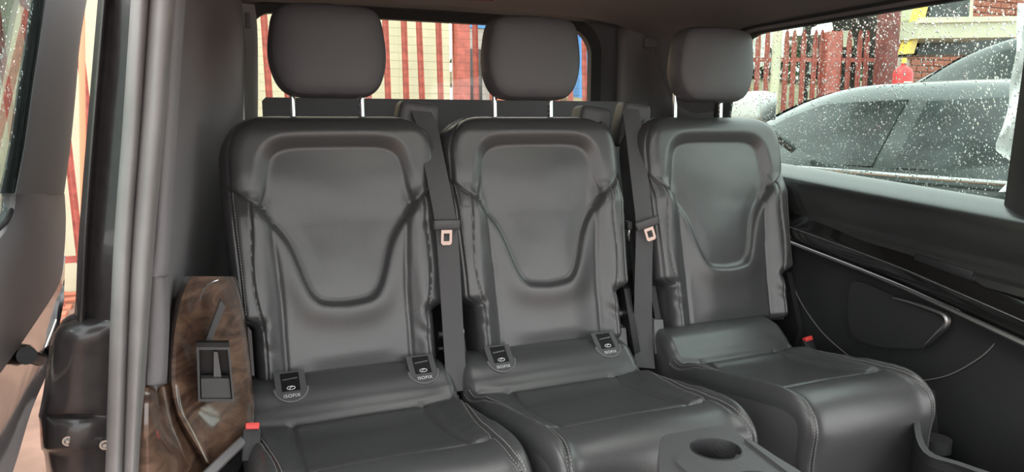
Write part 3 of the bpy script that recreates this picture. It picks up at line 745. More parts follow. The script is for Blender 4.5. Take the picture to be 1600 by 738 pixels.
# isofix tab ----------------------------------------------------------
def tab_shape(s=1.0, n=10):
    pts = [(-.026*s, .034*s), (.026*s, .034*s), (.026*s, .0)]
    for k in range(1, n): a = -PI*k/n; pts.append((.026*s*math.cos(a), .026*s*math.sin(a)*.95))
    pts.append((-.026*s, .0)); return pts
def tab_meshes():
    def ex(pts, y0, y1, r=0):
        bm = bmesh.new(); A = [bm.verts.new((x, y0, z)) for x, z in pts]; B = [bm.verts.new((x, y1, z)) for x, z in pts]; n = len(pts)
        bm.faces.new(A); bm.faces.new(B[::-1])
        for i in range(n): bm.faces.new((A[i], A[(i+1) % n], B[(i+1) % n], B[i]))
        bevel(bm, r); return from_bm(bm)
    plate = ex(tab_shape(1.0), -.004, .006, .0015)
    rim = from_bm(tube_bm([(x, -.003, z) for x, z in tab_shape(1.08)[2:]], .0022, 8))
    slot = ex([(-.0155, -.006), (.0155, -.006), (.0155, .030), (-.0155, .030)], -.0048, .0, .0005)
    bar = ex([(-.0125, .016), (.0125, .018), (.0125, .0195), (-.0125, .0175)], -.0062, -.0045)
    embl = from_bm(merge([tube_bm([(.007*math.cos(a), -.0055, -.0005+.0034*math.sin(a)) for a in np.linspace(0, 2*PI, 20)[:-1]], .0006, 6, True), tube_bm([(-.003, -.0055, -.002), (.000, -.0055, .001), (.003, -.0055, .0015)], .0006, 6)]))
    tx = bpy.data.curves.new('t', 'FONT'); tx.body = 'ISOFIX'; tx.size = .0088; tx.align_x = 'CENTER'; tx.extrude = .0002; tx.space_character = 1.1
    to = bpy.data.objects.new('t', tx); dg = bpy.context.evaluated_depsgraph_get()
    COL.objects.link(to); dg.update(); me = bpy.data.meshes.new_from_object(to.evaluated_get(dg)); bpy.data.objects.remove(to)
    me.materials.clear()
    me.transform(Matrix.Translation((0, -.0048, -.0185)) @ Matrix.Rotation(PI/2, 4, 'X'))
    return plate, rim, slot, bar, embl, me
TAB = tab_meshes()

def T(*a): return Matrix.Translation(Vector(a))
def seat(xb, xc, label, tabs, hinge_left, hdx=0., cs=1.):
    root = empty('rear_seat', (xc, 1.35, 0)); tag(root, label, 'seat', 'black leather seats of the rear row')
    Wb = T(xb, 1.665, .417) @ Matrix.Rotation(-RC, 4, 'X')
    back = link('backrest', BR[1], 'leather', root, Wb)
    link('backrest_insert', BR[0], 'leather', back, Wb); link('lower_panel', BR[2], 'leather', back, Wb)
    link('side_bolster', BR[3], 'leather', back, Wb); link('side_bolster', BR[4], 'leather', back, Wb)
    link('back_shell', BSHELL, 'leather_side', back, Wb)
    tag(link('stitching', BST, 'thread', back, Wb), kind='stuff'); tag(link('edge_stitching', BST2, 'thread', back, Wb), kind='stuff')
    Wc = T(xc, 1.35, 0) @ Matrix.Diagonal((cs, 1, 1, 1))
    cu = link('seat_cushion', CR[1], 'leather', root, Wc)
    link('rear_roll', CR[0], 'leather', cu, Wc); link('front_roll', CR[2], 'leather', cu, Wc)
    link('cushion_bolster', CR[3], 'leather', cu, Wc); link('cushion_bolster', CR[4], 'leather', cu, Wc)
    for sk in SKIRTS: link('skirt', sk, 'leather_side', cu, Wc)
    tag(link('stitching', CST, 'thread', cu, Wc), kind='stuff')
    box('seat_base', (xc, 1.38, .075), (.38, .5, .15), 'plastic_dark', root, r=.02)
    # headrest upright
    ztop = .417 + H*math.cos(RC); ytop = 1.665 + H*math.sin(RC) - .015
    Wh = T(xb+hdx, ytop-.012, ztop+.050) @ Matrix.Rotation(math.radians(-3), 4, 'X')
    hr = link('headrest', HR[0], 'leather_side', root, Wh); link('headrest_side', HR[1], 'leather_side', hr, Wh); link('headrest_side', HR[2], 'leather_side', hr, Wh)
    for s in (-1, 1):
        Wp = T(xb+s*.080, ytop+.002, ztop+.0) @ Matrix.Rotation(math.radians(-2), 4, 'X')
        p = link('post', POST, 'chrome', hr, Wp)
        if s > 0: link('notches', NOTCH, 'smoke', hr, Wp)['kind'] = 'stuff'
        link('collar', COLLAR, 'plastic_dark', hr, Wp @ T(0, 0, .004))
    for s in tabs:
        # tab lies on the rear roll
        sp = s_of_y(1.540); p = cush_pos(np.array([s*.165]), np.array([sp]))[0]
        y, z, ny, nz_ = prof_at(np.array([sp]))
        tilt = math.atan2(float(nz_[0]), -float(ny[0]))
        Wt = T(xc+(.157 if s > 0 else -.128), 1.35+p[1]-.004, p[2]-.003) @ Matrix.Rotation(-math.radians(50), 4, 'X') @ Matrix.Scale(1.2, 4)
        it = link('isofix_cover', TAB[0], 'plastic', root, Wt)
        link('rim', TAB[1], 'belt_anchor', it, Wt); link('slot', TAB[2], 'smoke', it, Wt); link('bar', TAB[3], 'satin', it, Wt)
        link('emblem', TAB[4], 'white_print', it, Wt); link('lettering', TAB[5], 'white_print', it, Wt)
    # recliner covers either side of the backrest foot
    for s in ((-1, 1)):
        x = xb+s*.228
        h = slab('recliner_cover', [(x, 1.70, .58), (x, 1.73, .50), (x, 1.70, .36), (x, 1.60, .33), (x, 1.58, .40), (x, 1.64, .56)], (s*.018, 0, 0), 'plastic_dark', root, r=.006)
        cyl('pivot', (x-s*.010, 1.655, .49), (x+s*.02, 1.655, .49), .012, 'steel', h)
        cyl('pivot', (x-s*.010, 1.65, .455), (x+s*.02, 1.65, .455), .007, 'steel', h)
    return root
S1 = seat(.282, .272, 'left black leather seat, nearest the open door, headrest fully raised', (-1, 1), True, .002)
S2 = seat(.783, .745, 'middle black leather seat between the two hanging belts', (-1, 1), True, .012)
S3 = seat(1.337, 1.262, 'right black leather seat beside the rain-spotted side window', (), False, .024, .85)

# belt guides on seat shoulders
def guide(parent_label, pts, Y0, m='leather_side'):
    pass
def belt_guide(name, label, cx, cy, cz, w_, rotz, h=.07):
    bm = box_bm((0, 0, 0), (w_, .10, .13), r=.0, seg=1)
    for v in bm.verts:
        if v.co.z > 0: v.co.x *= .82; v.co.y *= .8
    bevel(bm, .016, 4, 20)
    bmesh.ops.transform(bm, matrix=T(cx, cy, cz) @ Matrix.Rotation(rotz, 4, 'Z') @ Matrix.Rotation(math.radians(8), 4, 'Y'), verts=bm.verts)
    return from_bm(bm)
def belt(label, guide_c, guide_w, rotz, path, wid, tongue_i, tilt, edge_on=False):
    root = empty('seat_belt', (guide_c[0], guide_c[1], .4)); tag(root, label, 'seat belt', 'seat belts hanging between the seats')
    g = link('belt_guide', belt_guide('g', '', *guide_c, guide_w, rotz), 'leather_side', root)
    ol = [(guide_c[0]-guide_w*.35, guide_c[1]-.046, guide_c[2]+.01), (guide_c[0]+guide_w*.3, guide_c[1]-.044, guide_c[2]+.004)]
    # webbing
    P_ = smooth_pts([p for p, _ in path], 8); A_ = [math.radians(a) for _, a in path]; n = len(P_); vs = []; fs = []
    for i, p in enumerate(P_):
        a = np.interp(i/(n-1)*(len(A_)-1), range(len(A_)), A_); d = Vector((math.cos(a), math.sin(a), -.05))
        nrm = Vector((math.sin(a), -math.cos(a), 0))
        for s, q in ((-1, 0), (-.85, 1), (.85, 1), (1, 0), (.85, -1), (-.85, -1)): vs.append(p+d*s*wid/2+nrm*q*.0009)
    for i in range(n-1):
        for k in range(6): fs.append((i*6+k, i*6+(k+1) % 6, (i+1)*6+(k+1) % 6, (i+1)*6+k))
    bm = bmesh.new(); V = [bm.verts.new(v) for v in vs]
    for f in fs: bm.faces.new([V[i] for i in f])
    link('webbing', from_bm(bm), 'webbing', root)
    # tongue
    c, a = tongue_i; W = T(*c) @ Matrix.Rotation(math.radians(a), 4, 'Z') @ Matrix.Rotation(math.radians(tilt), 4, 'Y')
    bm = box_bm((0, -.004, 0), (.064, .014, .024), r=.005, seg=3)
    for v in bm.verts: v.co.z += -abs(v.co.x)*.0
    tg = link('tongue_grip', from_bm(bm), 'plastic', root, W)
    o_ = [(-.013, -.012), (.013, -.012), (.013, -.042), (.009, -.047), (-.009, -.047), (-.013, -.042)]
    i_ = [(-.007, -.020), (.007, -.020), (.007, -.036), (.006, -.038), (-.006, -.038), (-.007, -.036)]
    rg = ring('tongue', [(x, -.006, z) for x, z in i_], [(x, -.006, z) for x, z in o_], (0, .003, 0), 'chrome', tg)
    rg.matrix_basis = Matrix.Identity(4)
    return root
def Bp(px, py, Y): return at(px, py, 'y', Y)
t1c = Bp(697, 351, 1.600)
belt('black seat belt hanging between the left and middle seats, tongue facing forward', tuple(Bp(648, 200, 1.84)), .118, math.radians(-4),
     [(Bp(658, 174, 1.79), 0), (Bp(668, 200, 1.755), 0), (Bp(680, 260, 1.675), -3), (Bp(690, 310, 1.635), -3), (Bp(697, 352, 1.610), 0), (Bp(702, 410, 1.595), 2), (Bp(706, 480, 1.575), 4), (Bp(711, 560, 1.545), 8), (Bp(714, 612, 1.51), 12)], .052, (tuple(t1c), 0), 2)
t2c = Bp(1010, 349, 1.615)
belt('black seat belt beside the right seat, slanted tongue in front', tuple(Bp(985, 196, 1.86)), .10, math.radians(-10),
     [(Bp(985, 170, 1.80), -10), (Bp(990, 200, 1.755), -10), (Bp(997, 260, 1.70), -8), (Bp(1003, 310, 1.655), -8), (Bp(1007, 352, 1.63), -5), (Bp(1006, 410, 1.62), -5), (Bp(1005, 470, 1.61), -10), (Bp(1005, 530, 1.60), -20), (Bp(1008, 575, 1.54), -30)], .050, (tuple(t2c), -12), -18)
t3c = Bp(980, 352, 1.70)
belt('black seat belt behind the slanted one, turned edge-on beside the middle seat', tuple(Bp(921, 203, 1.88)), .115, math.radians(-4),
     [(Bp(945, 190, 1.84), 30), (Bp(956, 230, 1.80), 45), (Bp(970, 300, 1.75), 60), (Bp(981, 350, 1.72), 70), (Bp(990, 420, 1.71), 70), (Bp(996, 500, 1.68), 60), (Bp(1016, 570, 1.56), 50)], .048, (tuple(t3c), 65), 4)

# buckles
def buckle(px, py, Y, label, tilt=0):
    c = Bp(px, py, Y); root = empty('belt_buckle', (c.x, c.y, c.z-.06)); tag(root, label, 'buckle', 'seat belt buckles beside the seats')
    R = Matrix.Rotation(math.radians(tilt), 3, 'Y') @ Matrix.Rotation(math.radians(-25), 3, 'X')
    box('body', c+R @ Vector((0, .006, -.03)), (.032, .018, .06), 'plastic_dark', root, rot=R, r=.004)
    box('release_button', c+R @ Vector((0, -.001, .002)), (.024, .014, .012), 'red', root, rot=R, r=.002)
    return root
buckle(394, 668, 1.36, 'buckle with red button beside the walnut panel, left of the left seat', 8)
buckle(748, 613, 1.50, 'buckle with red button between the left and middle seats', 10)
buckle(1262, 531, 1.47, 'buckle with red button right of the right seat, by the side panel', -8)
# grey anchor covers
for x0, x1, y0, y1, Y, lb in ((700, 722, 555, 605, 1.60, 'pale grey belt anchor cover between the left and middle seats'), (962, 982, 513, 553, 1.62, 'pale grey anchor cover right of the middle seat'), (1022, 1040, 500, 545, 1.60, 'pale grey anchor cover left of the right seat')):
    P4 = [Bp(x0, y0, Y), Bp(x1-4, y0, Y), Bp(x1, y1+4, Y-.03), Bp(x0+2, y1+8, Y-.03)]
    tag(slab('anchor_cover', P4, (0, .03, 0), 'belt_anchor', r=.003), lb, 'cover', 'grey anchor covers between the seats')

# ================================================================== CONSOLE with cup holders
con = empty('centre_console', (.72, .80, 0)); tag(con, 'black plastic console with cup holders in front of the middle seat', 'console')
ZC = .50
def C(px, py, z=ZC): return at(px, py, 'z', z)
outl = [(1033, 688), (1037, 682), (1050, 678), (1118, 667), (1132, 668), (1142, 672), (1200, 706), (1262, 744), (1340, 800), (1230, 870), (1110, 860), (1040, 790), (1030, 720)]
cup1, cup2 = C(1119, 702), C(1188, 757)
O3 = [C(*p) for p in outl]
def console_top():
    bm = bmesh.new()
    from mathutils.geometry import delaunay_2d_cdt
    pts = [Vector((p.x, p.y)) for p in smooth_pts(O3, 3, True)]
    n0 = len(pts); edges = [(i, (i+1) % n0) for i in range(n0)]
    holes = []
    for c in (cup1, cup2):
        k0 = len(pts); m_ = 40
        for k in range(m_): a = 2*PI*k/m_; pts.append(Vector((c.x+.037*math.cos(a), c.y+.037*math.sin(a))))
        edges += [(k0+i, k0+(i+1) % m_) for i in range(m_)]; holes.append(c)
    d = (cup2-cup1); 
    V, E, Fc, *_ = delaunay_2d_cdt(pts, edges, [], 1, 1e-5)
    vt = [bm.verts.new((v.x, v.y, ZC)) for v in V]
    for f in Fc:
        c = sum((V[i] for i in f), Vector((0, 0)))/len(f)
        if any((c-Vector((h.x, h.y))).length < .0365 for h in holes): continue
        bm.faces.new([vt[i] for i in f])
    return from_bm(bm)
link('top', console_top(), 'plastic', con)
for c in (cup1, cup2):
    rows = []
    for r_, z in ((.0395, ZC+.0005), (.0375, ZC+.0012), (.0365, ZC-.001), (.0355, ZC-.05), (.033, ZC-.075), (.0, ZC-.075)):
        rows.append([(c.x+r_*math.cos(2*PI*k/40), c.y+r_*math.sin(2*PI*k/40), z) for k in range(41)])
    cw_ = sheet('cup_holder', rows, 'plastic_dark', con)
    box('cup_grip', (c.x+.026, c.y-.022, ZC-.012), (.016, .012, .01), 'plastic', cw_, rot=Matrix.Rotation(.7, 3, 'Z'), r=.002)
po = smooth_pts(O3, 3, True); cen = sum(po, Vector())/len(po)
rows = []
for sc, z in ((1.0, ZC), (1.012, ZC-.003), (1.022, ZC-.010), (1.027, ZC-.02), (1.03, ZC-.15), (1.0, .0)):
    rr = [tuple(Vector((cen.x, cen.y, z))+(Vector((p.x-cen.x, p.y-cen.y, 0)))*sc) for p in po]; rows.append(rr+[rr[0]])
sheet('body', rows, 'plastic', con)
for pp in (((1062, 712), (1068, 708), (1140, 770), (1150, 790), (1135, 795), (1055, 720)), ((1163, 686), (1170, 685), (1290, 765), (1310, 785), (1295, 787))):
    slab('side_rail', [C(px, py, ZC+.0045) for px, py in pp], (0, 0, -.006), 'plastic', con, r=.0015)

# ================================================================== OUTSIDE
GZ = -.32
o = box('ground', (2, 6, GZ-.05), (60, 60, .1), 'ground'); tag(o, 'dusty reddish yard ground outside the van', 'ground', kind='structure')
# pavers in the strip seen through the left gap
pav = bpy.data.objects['ground']; pm = from_bm(box_bm((0, 0, .004), (.205, .10, .03), r=.004, seg=1))
cnt = 0
for i in range(46):
    for j in range(6):
        X_ = -2.2+j*.215+(.107 if i % 2 else 0); Y_ = 3.4+i*.11
        link('paver', pm, 'paver', pav, T(X_, Y_, GZ+random.uniform(0, .004)))

# palisade fences
def pale_mesh(h=2.15, w_=.065):
    bm = bmesh.new()
    pts = [(-w_/2, .0), (-w_*.28, .012), (0, .006), (w_*.28, .012), (w_/2, 0)]; lev = [(0, 1), (h-.16, 1), (h-.14, 1), (h-.04, .75), (h, .15)]
    rows = [[bm.verts.new((x*s, y, z)) for x, y in pts] for z, s in lev]; rb = [[bm.verts.new((x*s, y+.004, z)) for x, y in pts] for z, s in lev]
    for A_, sgn in ((rows, 1), (rb, -1)):
        for i in range(len(lev)-1):
            for j in range(4):
                q = (A_[i][j], A_[i][j+1], A_[i+1][j+1], A_[i+1][j]); bm.faces.new(q if sgn > 0 else q[::-1])
    for i in range(len(lev)-1):
        bm.faces.new((rows[i][0], rows[i+1][0], rb[i+1][0], rb[i][0])); bm.faces.new((rows[i][-1], rb[i][-1], rb[i+1][-1], rows[i+1][-1]))
    return from_bm(bm)
def fence(A_, B_, n, h, label, posts, rails, w_=.065, lean=0.):
    A_, B_ = Vector(A_), Vector(B_); root = empty('palisade_fence', tuple((A_+B_)/2)); tag(root, label, 'fence')
    d = (B_-A_); rz = math.atan2(d.y, d.x); pmh = pale_mesh(h, w_)
    for i in range(n):
        p = A_+d*((i+.5)/n)
        link('pale', pmh, 'palisade', root, T(*p) @ Matrix.Rotation(rz, 4, 'Z') @ Matrix.Rotation(lean+random.uniform(-.008, .008), 4, 'Y'))
    for z in rails:
        c = (A_+B_)/2; box('rail', (c.x, c.y+.03, GZ+z), (d.length, .04, .045), 'palisade', root, rot=Matrix.Rotation(rz, 3, 'Z'))
    for f, pw, ph in posts:
        p = A_+d*f; box('post', (p.x, p.y-.02, GZ+ph/2), (pw, pw, ph), 'palisade', root, rot=Matrix.Rotation(rz, 3, 'Z'), r=.004)
    return root
fence((-2.7, 5.9, GZ), (3.45, 5.9, GZ), 41, 2.6, 'red palisade fence seen through the rear window, in front of the cream wall', [((2.02+2.7)/6.15, .115, 2.7), (.02, .1, 2.7)], (.35, 2.45), .05, lean=-.02)
Af, Bf = at(1105, 130, 'y', 6.95), at(1388, 130, 'y', 6.2)
fence((Af.x, Af.y, GZ), (Bf.x, Bf.y, GZ), 20, 2.33, 'red palisade fence seen through the side window, in front of the white car', [(.665, .16, 2.30)], (.4, 2.0), .058)
# cream boarded wall behind rear fence, with separate sheets
cw_root = empty('cream_wall', (0, 6.4, GZ)); tag(cw_root, 'cream corrugated sheet wall behind the red fence, seen through the rear window', 'wall')
x = -5.42; k = 0
while x < 2.0:
    ww = .47
    box('wall_sheet', (x+ww/2, 6.45+.012*(k % 2), GZ+1.6), (ww+.012, .03, 3.2), 'cream_wall', cw_root, r=.004, seg=1); x += ww; k += 1
# blue sheet, rubble wall on the right of the rear view
rb = empty('rubble_wall', (3.2, 8.0, GZ)); tag(rb, 'rough orange brick and rubble wall behind the fence, right part of the rear window', 'wall')
bm_ = from_bm(box_bm((0, 0, 0), (.22, .1, .085), r=.008, seg=1)); 
box('backing', (3.3, 8.1, GZ+.8), (2.8, .1, 1.5), 'rubble', rb)
for i in range(15):
    for j in range(11):
        link('brick', bm_, 'rubble' if (i+j) % 4 else 'rubble', rb, T(2.05+j*.235+(i % 2)*.11, 8.03+random.uniform(-.015, .015), GZ+.12+i*.098))
o = box('blue_container', (5.25, 9.3, GZ+1.9), (.85, .4, 2.6), 'blue', r=.02)
tag(o, 'bright blue sheet-metal container behind the rubble wall', 'container')
o = box('parked_van', (3.40, 9.5, GZ+1.5), (.42, .5, 2.6), 'beige', r=.06); box('side_window', (3.36, 9.24, 1.55), (.2, .03, .75), 'car_glass', o, r=.02); box('blue_stripe', (3.40, 9.24, 2.25), (.38, .02, .12), 'blue', o); tag(o, 'pale parked van body between the red post and the blue container', 'van')
o = box('orange_container', (4.15, 9.5, GZ+1.5), (.95, .5, 2.8), 'orange', r=.02); tag(o, 'faded orange container right of the pale van body, behind the middle headrest', 'container')
o = box('orange_post', tuple(at(119, 120, 'y', 4.6)-Vector((.0, 0, .4))), (.03, .03, 2.3), 'orange', rot=Matrix.Rotation(math.radians(4), 3, 'Y'), r=.008); tag(o, 'slim orange post outside, seen in the gap beside the sliding door', 'post')

# ---- cars
def car(name, loc, rz, paint, label, cat, Lh, stations, glassq, belt=.0, wheels=True, extra=None):
    """stations: (y, zsill, zbelt, zroof, wbody, wroof); built along local Y"""
    root = empty(name, loc); root.rotation_euler = (0, 0, rz); tag(root, label, cat)
    rows = []
    for (y, z0, zb_, zr, wb, wr_) in stations:
        r = [(-wb*.94, y, z0), (-wb, y, z0+(zb_-z0)*.35), (-wb*.985, y, z0+(zb_-z0)*.8), (-wb*.95, y, zb_)]
        if zr > zb_+.02: r += [(-(wb*.95*.35+wr_*.65), y, zb_+(zr-zb_)*.66), (-wr_, y, zr-.03), (-wr_*.8, y, zr), (0, y, zr+.015)]
        else: r += [(-wb*.85, y, zb_+.012), (-wb*.7, y, zb_+.02), (-wb*.5, y, zb_+.025), (0, y, zb_+.03)]
        r = r + [(-x, yy, z) for x, yy, z in r[::-1][1:]]
        rows.append(r)
    W = root.matrix_basis.copy() if False else (Matrix.Translation(loc) @ Matrix.Rotation(rz, 4, 'Z'))
    rows2 = [smooth_pts(r, 3) for r in rows]; cols = [smooth_pts(c, 4) for c in zip(*rows2)]; rr = list(zip(*cols))
    b = sheet('body', rr, paint, root); b.matrix_basis = Matrix.Identity(4)
    from mathutils.bvhtree import BVHTree
    bt = bmesh.new(); bt.from_mesh(b.data); bvh = BVHTree.FromBMesh(bt); bt.free()
    for nm, poly, m_, off in glassq:
        # poly in (y, z) on the -X side; interpolate x from the station surface
        def sx_(y, z):
            st = sorted(stations); ysn = [s[0] for s in st]
            zb_, zr, wb, wr_ = (float(np.interp(y, ysn, [s[i] for s in st])) for i in (2, 3, 4, 5))
            t = min(1, max(0, (z-zb_)/max(.05, zr-.03-zb_)))
            h_ = bvh.ray_cast(Vector((-3, y, z)), Vector((1, 0, 0)))
            if h_[0] is not None: return h_[0].x-off
            xx = wb*.95+(wr_-wb*.95)*t + .012*math.sin(PI*t)
            return -(xx+off)
        pts = [(sx_(y, z), y, z) for y, z in poly]
        # triangulate with centre rows
        bm = bmesh.new(); n = len(pts); cy = sum(p[0] for p in poly)/n; cz = sum(p[1] for p in poly)/n
        rings = []
        for sc in (1, .66, .33):
            rings.append([bm.verts.new((sx_(cy+(y-cy)*sc, cz+(z-cz)*sc), cy+(y-cy)*sc, cz+(z-cz)*sc)) for y, z in poly])
        rim = [bm.verts.new((x+.05, y, z)) for x, y, z in pts]; rings.insert(0, rim)
        for a, c in zip(rings, rings[1:]):
            for i in range(n): bm.faces.new((a[i], a[(i+1) % n], c[(i+1) % n], c[i]))
        cv = bm.verts.new((sx_(cy, cz), cy, cz))
        for i in range(n): bm.faces.new((rings[-1][i], rings[-1][(i+1) % n], cv))
        o = link(nm, from_bm(bm), m_, root); o.matrix_basis = Matrix.Identity(4)
    # windscreen laid on the body, grille and lamps at the nose
    rows = []
    ys_ = [s_[0] for s_ in sorted(stations)]
    ya, yb = .52*max(ys_)/2.4, 1.18*max(ys_)/2.4
    for t in np.linspace(0, 1, 7):
        r = []
        for q in np.linspace(-1, 1, 9):
            x, y = q*(.50+.16*t), ya+(yb-ya)*t; h_ = bvh.ray_cast(Vector((x, y, 5)), Vector((0, 0, -1)))
            r.append((x, y, (h_[0].z if h_[0] is not None else 1)+.01))
        rows.append(r)
    ws_ = sheet('windscreen', rows, 'car_glass', root); ws_.matrix_basis = Matrix.Identity(4)
    ym = max(ys_)
    for nm2, cx_, wx_, mm in (('grille', 0, .85, 'plastic_dark'), ('headlamp', -.62, .26, 'satin'), ('headlamp', .62, .26, 'satin')):
        gq_ = link(nm2, from_bm(box_bm((cx_, ym-.10, .62), (wx_, .14, .16), r=.03)), mm, root); gq_.matrix_basis = Matrix.Identity(4)
    if wheels:
        for y in wheels:
            for sx2 in (-1, 1):
                wb = stations[len(stations)//2][4]
                c = Vector((sx2*(wb-.12), y, .31)); wq = link('wheel', from_bm(cyl_bm(c-Vector((.11, 0, 0)), c+Vector((.11, 0, 0)), .31, n=32)), 'tyre', root); wq.matrix_basis = Matrix.Identity(4)
                hq = link('hub', from_bm(cyl_bm(c-Vector((.115, 0, 0)), c+Vector((.115, 0, 0)), .19, n=20)), 'satin', wq); hq.matrix_basis = Matrix.Identity(4)
    return root
# black sedan right beside the van
g = GZ
st = [(-2.35, .35, .78, .78, .72, .5), (-2.2, .28, .98, .98, .84, .55), (-1.7, .25, 1.06, 1.12, .89, .55), (-1.1, .25, 1.10, 1.40, .90, .58), (-.5, .25, 1.10, 1.475, .905, .60), (0, .25, 1.09, 1.49, .905, .61), (.4, .25, 1.08, 1.475, .905, .60), (.85, .25, 1.07, 1.36, .90, .58), (1.25, .25, 1.05, 1.18, .89, .60), (1.5, .26, 1.03, 1.05, .88, .6), (2.2, .3, .92, .92, .82, .55), (2.4, .4, .72, .72, .70, .5)]
gq = [('quarter_window', [(1.16, 1.105), (1.235, 1.10), (1.09, 1.155), (1.09, 1.13)], 'car_glass', .010), ('rear_window', [(-1.35, 1.14), (-.16, 1.13), (-.16, 1.40), (-.55, 1.41), (-.95, 1.36), (-1.25, 1.25)], 'car_glass', .010),
      ('front_window', [(-.06, 1.13), (1.12, 1.11), (1.05, 1.15), (.62, 1.34), (.40, 1.40), (-.06, 1.41)], 'car_glass', .010)]
sed = car('black_sedan', (3.46, 2.35, g), 0, 'black_car', 'wet black car parked right beside the side window, nearest', 'car', 4.7, st, gq, wheels=(-1.4, 1.4))
for o in sed.children:
    pass
tq = tube('window_trim', [(-.905-.0, y, 1.105) for y in np.linspace(-1.5, 1.25, 20)], .009, 'chrome', sed); tq.matrix_basis = Matrix.Identity(4)
mirror_p = at(1174, 167, 'x', 2.36)
ms = empty('car_mirror', tuple(mirror_p)); tag(ms, 'pale grey side mirror seen between the right headrest and the side window edge', 'mirror')
bm = box_bm(mirror_p, (.09, .22, .14), r=.035, seg=4); link('housing', from_bm(bm), 'white_car', ms)
box('mirror_glass', mirror_p+Vector((-.0, -.112, 0)), (.085, .006, .12), 'satin', ms, r=.004)
tube('arm', [mirror_p+Vector((.02, 0, -.05)), mirror_p+Vector((.10, 0, -.10)), mirror_p+Vector((.22, -.05, -.20))], .02, 'black_car', ms)

# second dark car behind
st2 = [(a, b, c*1.06, (d*1.25 if d > c+.02 else c*1.06), e, f_) for a, b, c, d, e, f_ in st]
gq2 = [('rear_window', [(-1.3, 1.22), (-.16, 1.22), (-.16, 1.56), (-.95, 1.52)], 'car_glass', .012), ('front_window', [(-.06, 1.22), (1.05, 1.20), (.40, 1.55), (-.06, 1.58)], 'car_glass', .012)]
car('dark_hatchback', (5.45, 2.9, g), math.radians(3), 'black_car', 'dark car with rounded roof behind the nearest black car', 'car', 4.5, st2, gq2, wheels=(-1.4, 1.4))
# white car beyond the fence
st3 = [(a*.9, b, c*1.08, (d*1.14 if d > c+.02 else c*1.08), e*1.02, f_*1.1) for a, b, c, d, e, f_ in st]
gq3 = [('rear_window', [(-1.1, 1.26), (-.16, 1.26), (-.16, 1.58), (-.8, 1.52)], 'car_glass', .02), ('front_window', [(-.06, 1.25), (.95, 1.22), (.36, 1.55), (-.06, 1.58)], 'car_glass', .02)]
wc = at(1250, 110, 'y', 9.2)
car('white_car', (14.2, 15.0, 2.12), math.radians(150), 'white_car', 'white car parked beyond the red palisade fence', 'car', 4.2, st3, gq3, wheels=(-1.25, 1.25))

bank = sheet('ground', [[(4.5, 7.3, .95), (9.0, 7.3, .95)], [(4.5, 8.6, 1.25), (11.0, 8.8, 1.25)], [(6, 17, 2.2), (24, 17, 2.2)], [(6, 24, 2.4), (34, 24, 2.4)]], 'grass', off=(0, 0, -.3), smooth_n=2)
tag(bank, 'rising bank of dry grass behind the palisade fence', 'ground', kind='structure')
# yellow truck with cream load bed
tr = empty('pickup_truck', tuple(at(1490, 100, 'y', 7.0))); tag(tr, 'cream flatbed truck with yellow cab edge behind the dark car', 'truck')
def TQ(name, pxs, Y, m_, dpt_=.1, r=.01): return slab(name, [at(px, py, 'y', Y) for px, py in pxs], (0, dpt_, 0), m_, tr, r=r)
TQ('load_bed', ((1437, 32), (1592, 30), (1588, 58), (1434, 60)), 6.6, 'cream_paint', 1.4)
TQ('bed_rail', ((1440, 27), (1594, 25), (1593, 33), (1438, 36)), 6.55, 'cream_paint', .06)
TQ('cab_back', ((1452, 2), (1516, -4), (1514, 27), (1453, 29)), 7.2, 'car_glass', .05)
TQ('cab_frame', ((1446, -30), (1522, -30), (1520, 28), (1446, 28)), 7.26, 'cream_paint', .5)
TQ('yellow_edge', ((1418, 84), (1428, 84), (1452, 5), (1446, 5)), 6.7, 'yellow', .15)
TQ('orange_panel', ((1412, 36), (1432, 34), (1424, 82), (1412, 82)), 6.9, 'orange', .1)
TQ('undercarriage', ((1440, 60), (1585, 59), (1580, 84), (1432, 86)), 7.3, 'smoke', .5)
# brick wall at top right
bw_ = empty('brick_wall', (13.4, 9.1, GZ)); tag(bw_, 'red brick wall far behind the flatbed truck, upper right', 'wall')
box('backing', (13.4, 9.12, 1.9), (5.2, .1, 4.4), 'mortar', bw_)
bmm = from_bm(box_bm((0, 0, 0), (.245, .06, .088), r=.004, seg=1))
for i in range(17):
    for j in range(17):
        link('brick', bmm, 'brick', bw_, T(11.05+j*.26+(i % 2)*.13, 9.06+random.uniform(-.006, .006), 1.45+i*.104))
# tree trunk, poles, gas cylinder
def trunk(pts, Y, r, label, m_='trunk'):
    P3 = [at(px, py, 'y', Y) for px, py in pts]; P3[0].z = GZ
    P3 = smooth_pts(P3, 5); o = link('tree_trunk', from_bm(tube_bm(P3, [r*(1+.12*math.sin(i*1.7)) for i in range(len(P3))], 12)), m_); tag(o, label, 'tree', 'tree trunks in the yard')
trunk(((1372, 400), (1370, 130), (1352, 60), (1340, -40)), 7.25, .16, 'thick dark tree trunk behind the palisade fence')
trunk(((1335, 400), (1325, 130), (1320, 60), (1312, -40)), 8.2, .15, 'thinner dark trunk left of the thick trunk')
trunk(((1260, 200), (1258, 70), (1275, 30), (1300, -20)), 7.7, .06, 'slanting dark branch in front of the white car')
gp_ = at(1397, 60, 'y', 6.05); o = box('gate_post', (gp_.x-.10, gp_.y, GZ+1.7), (.17, .17, 3.4), 'post_red', r=.01); tag(o, 'tall thick red-brown gate post at the end of the fence', 'post')
pp_ = at(1213, 60, 'y', 6.5); o = cyl('pale_pole', (pp_.x, pp_.y, GZ), (pp_.x+.02, pp_.y, GZ+2.9), .05, 'cream_paint'); tag(o, 'pale round pole standing by the fence', 'pole')
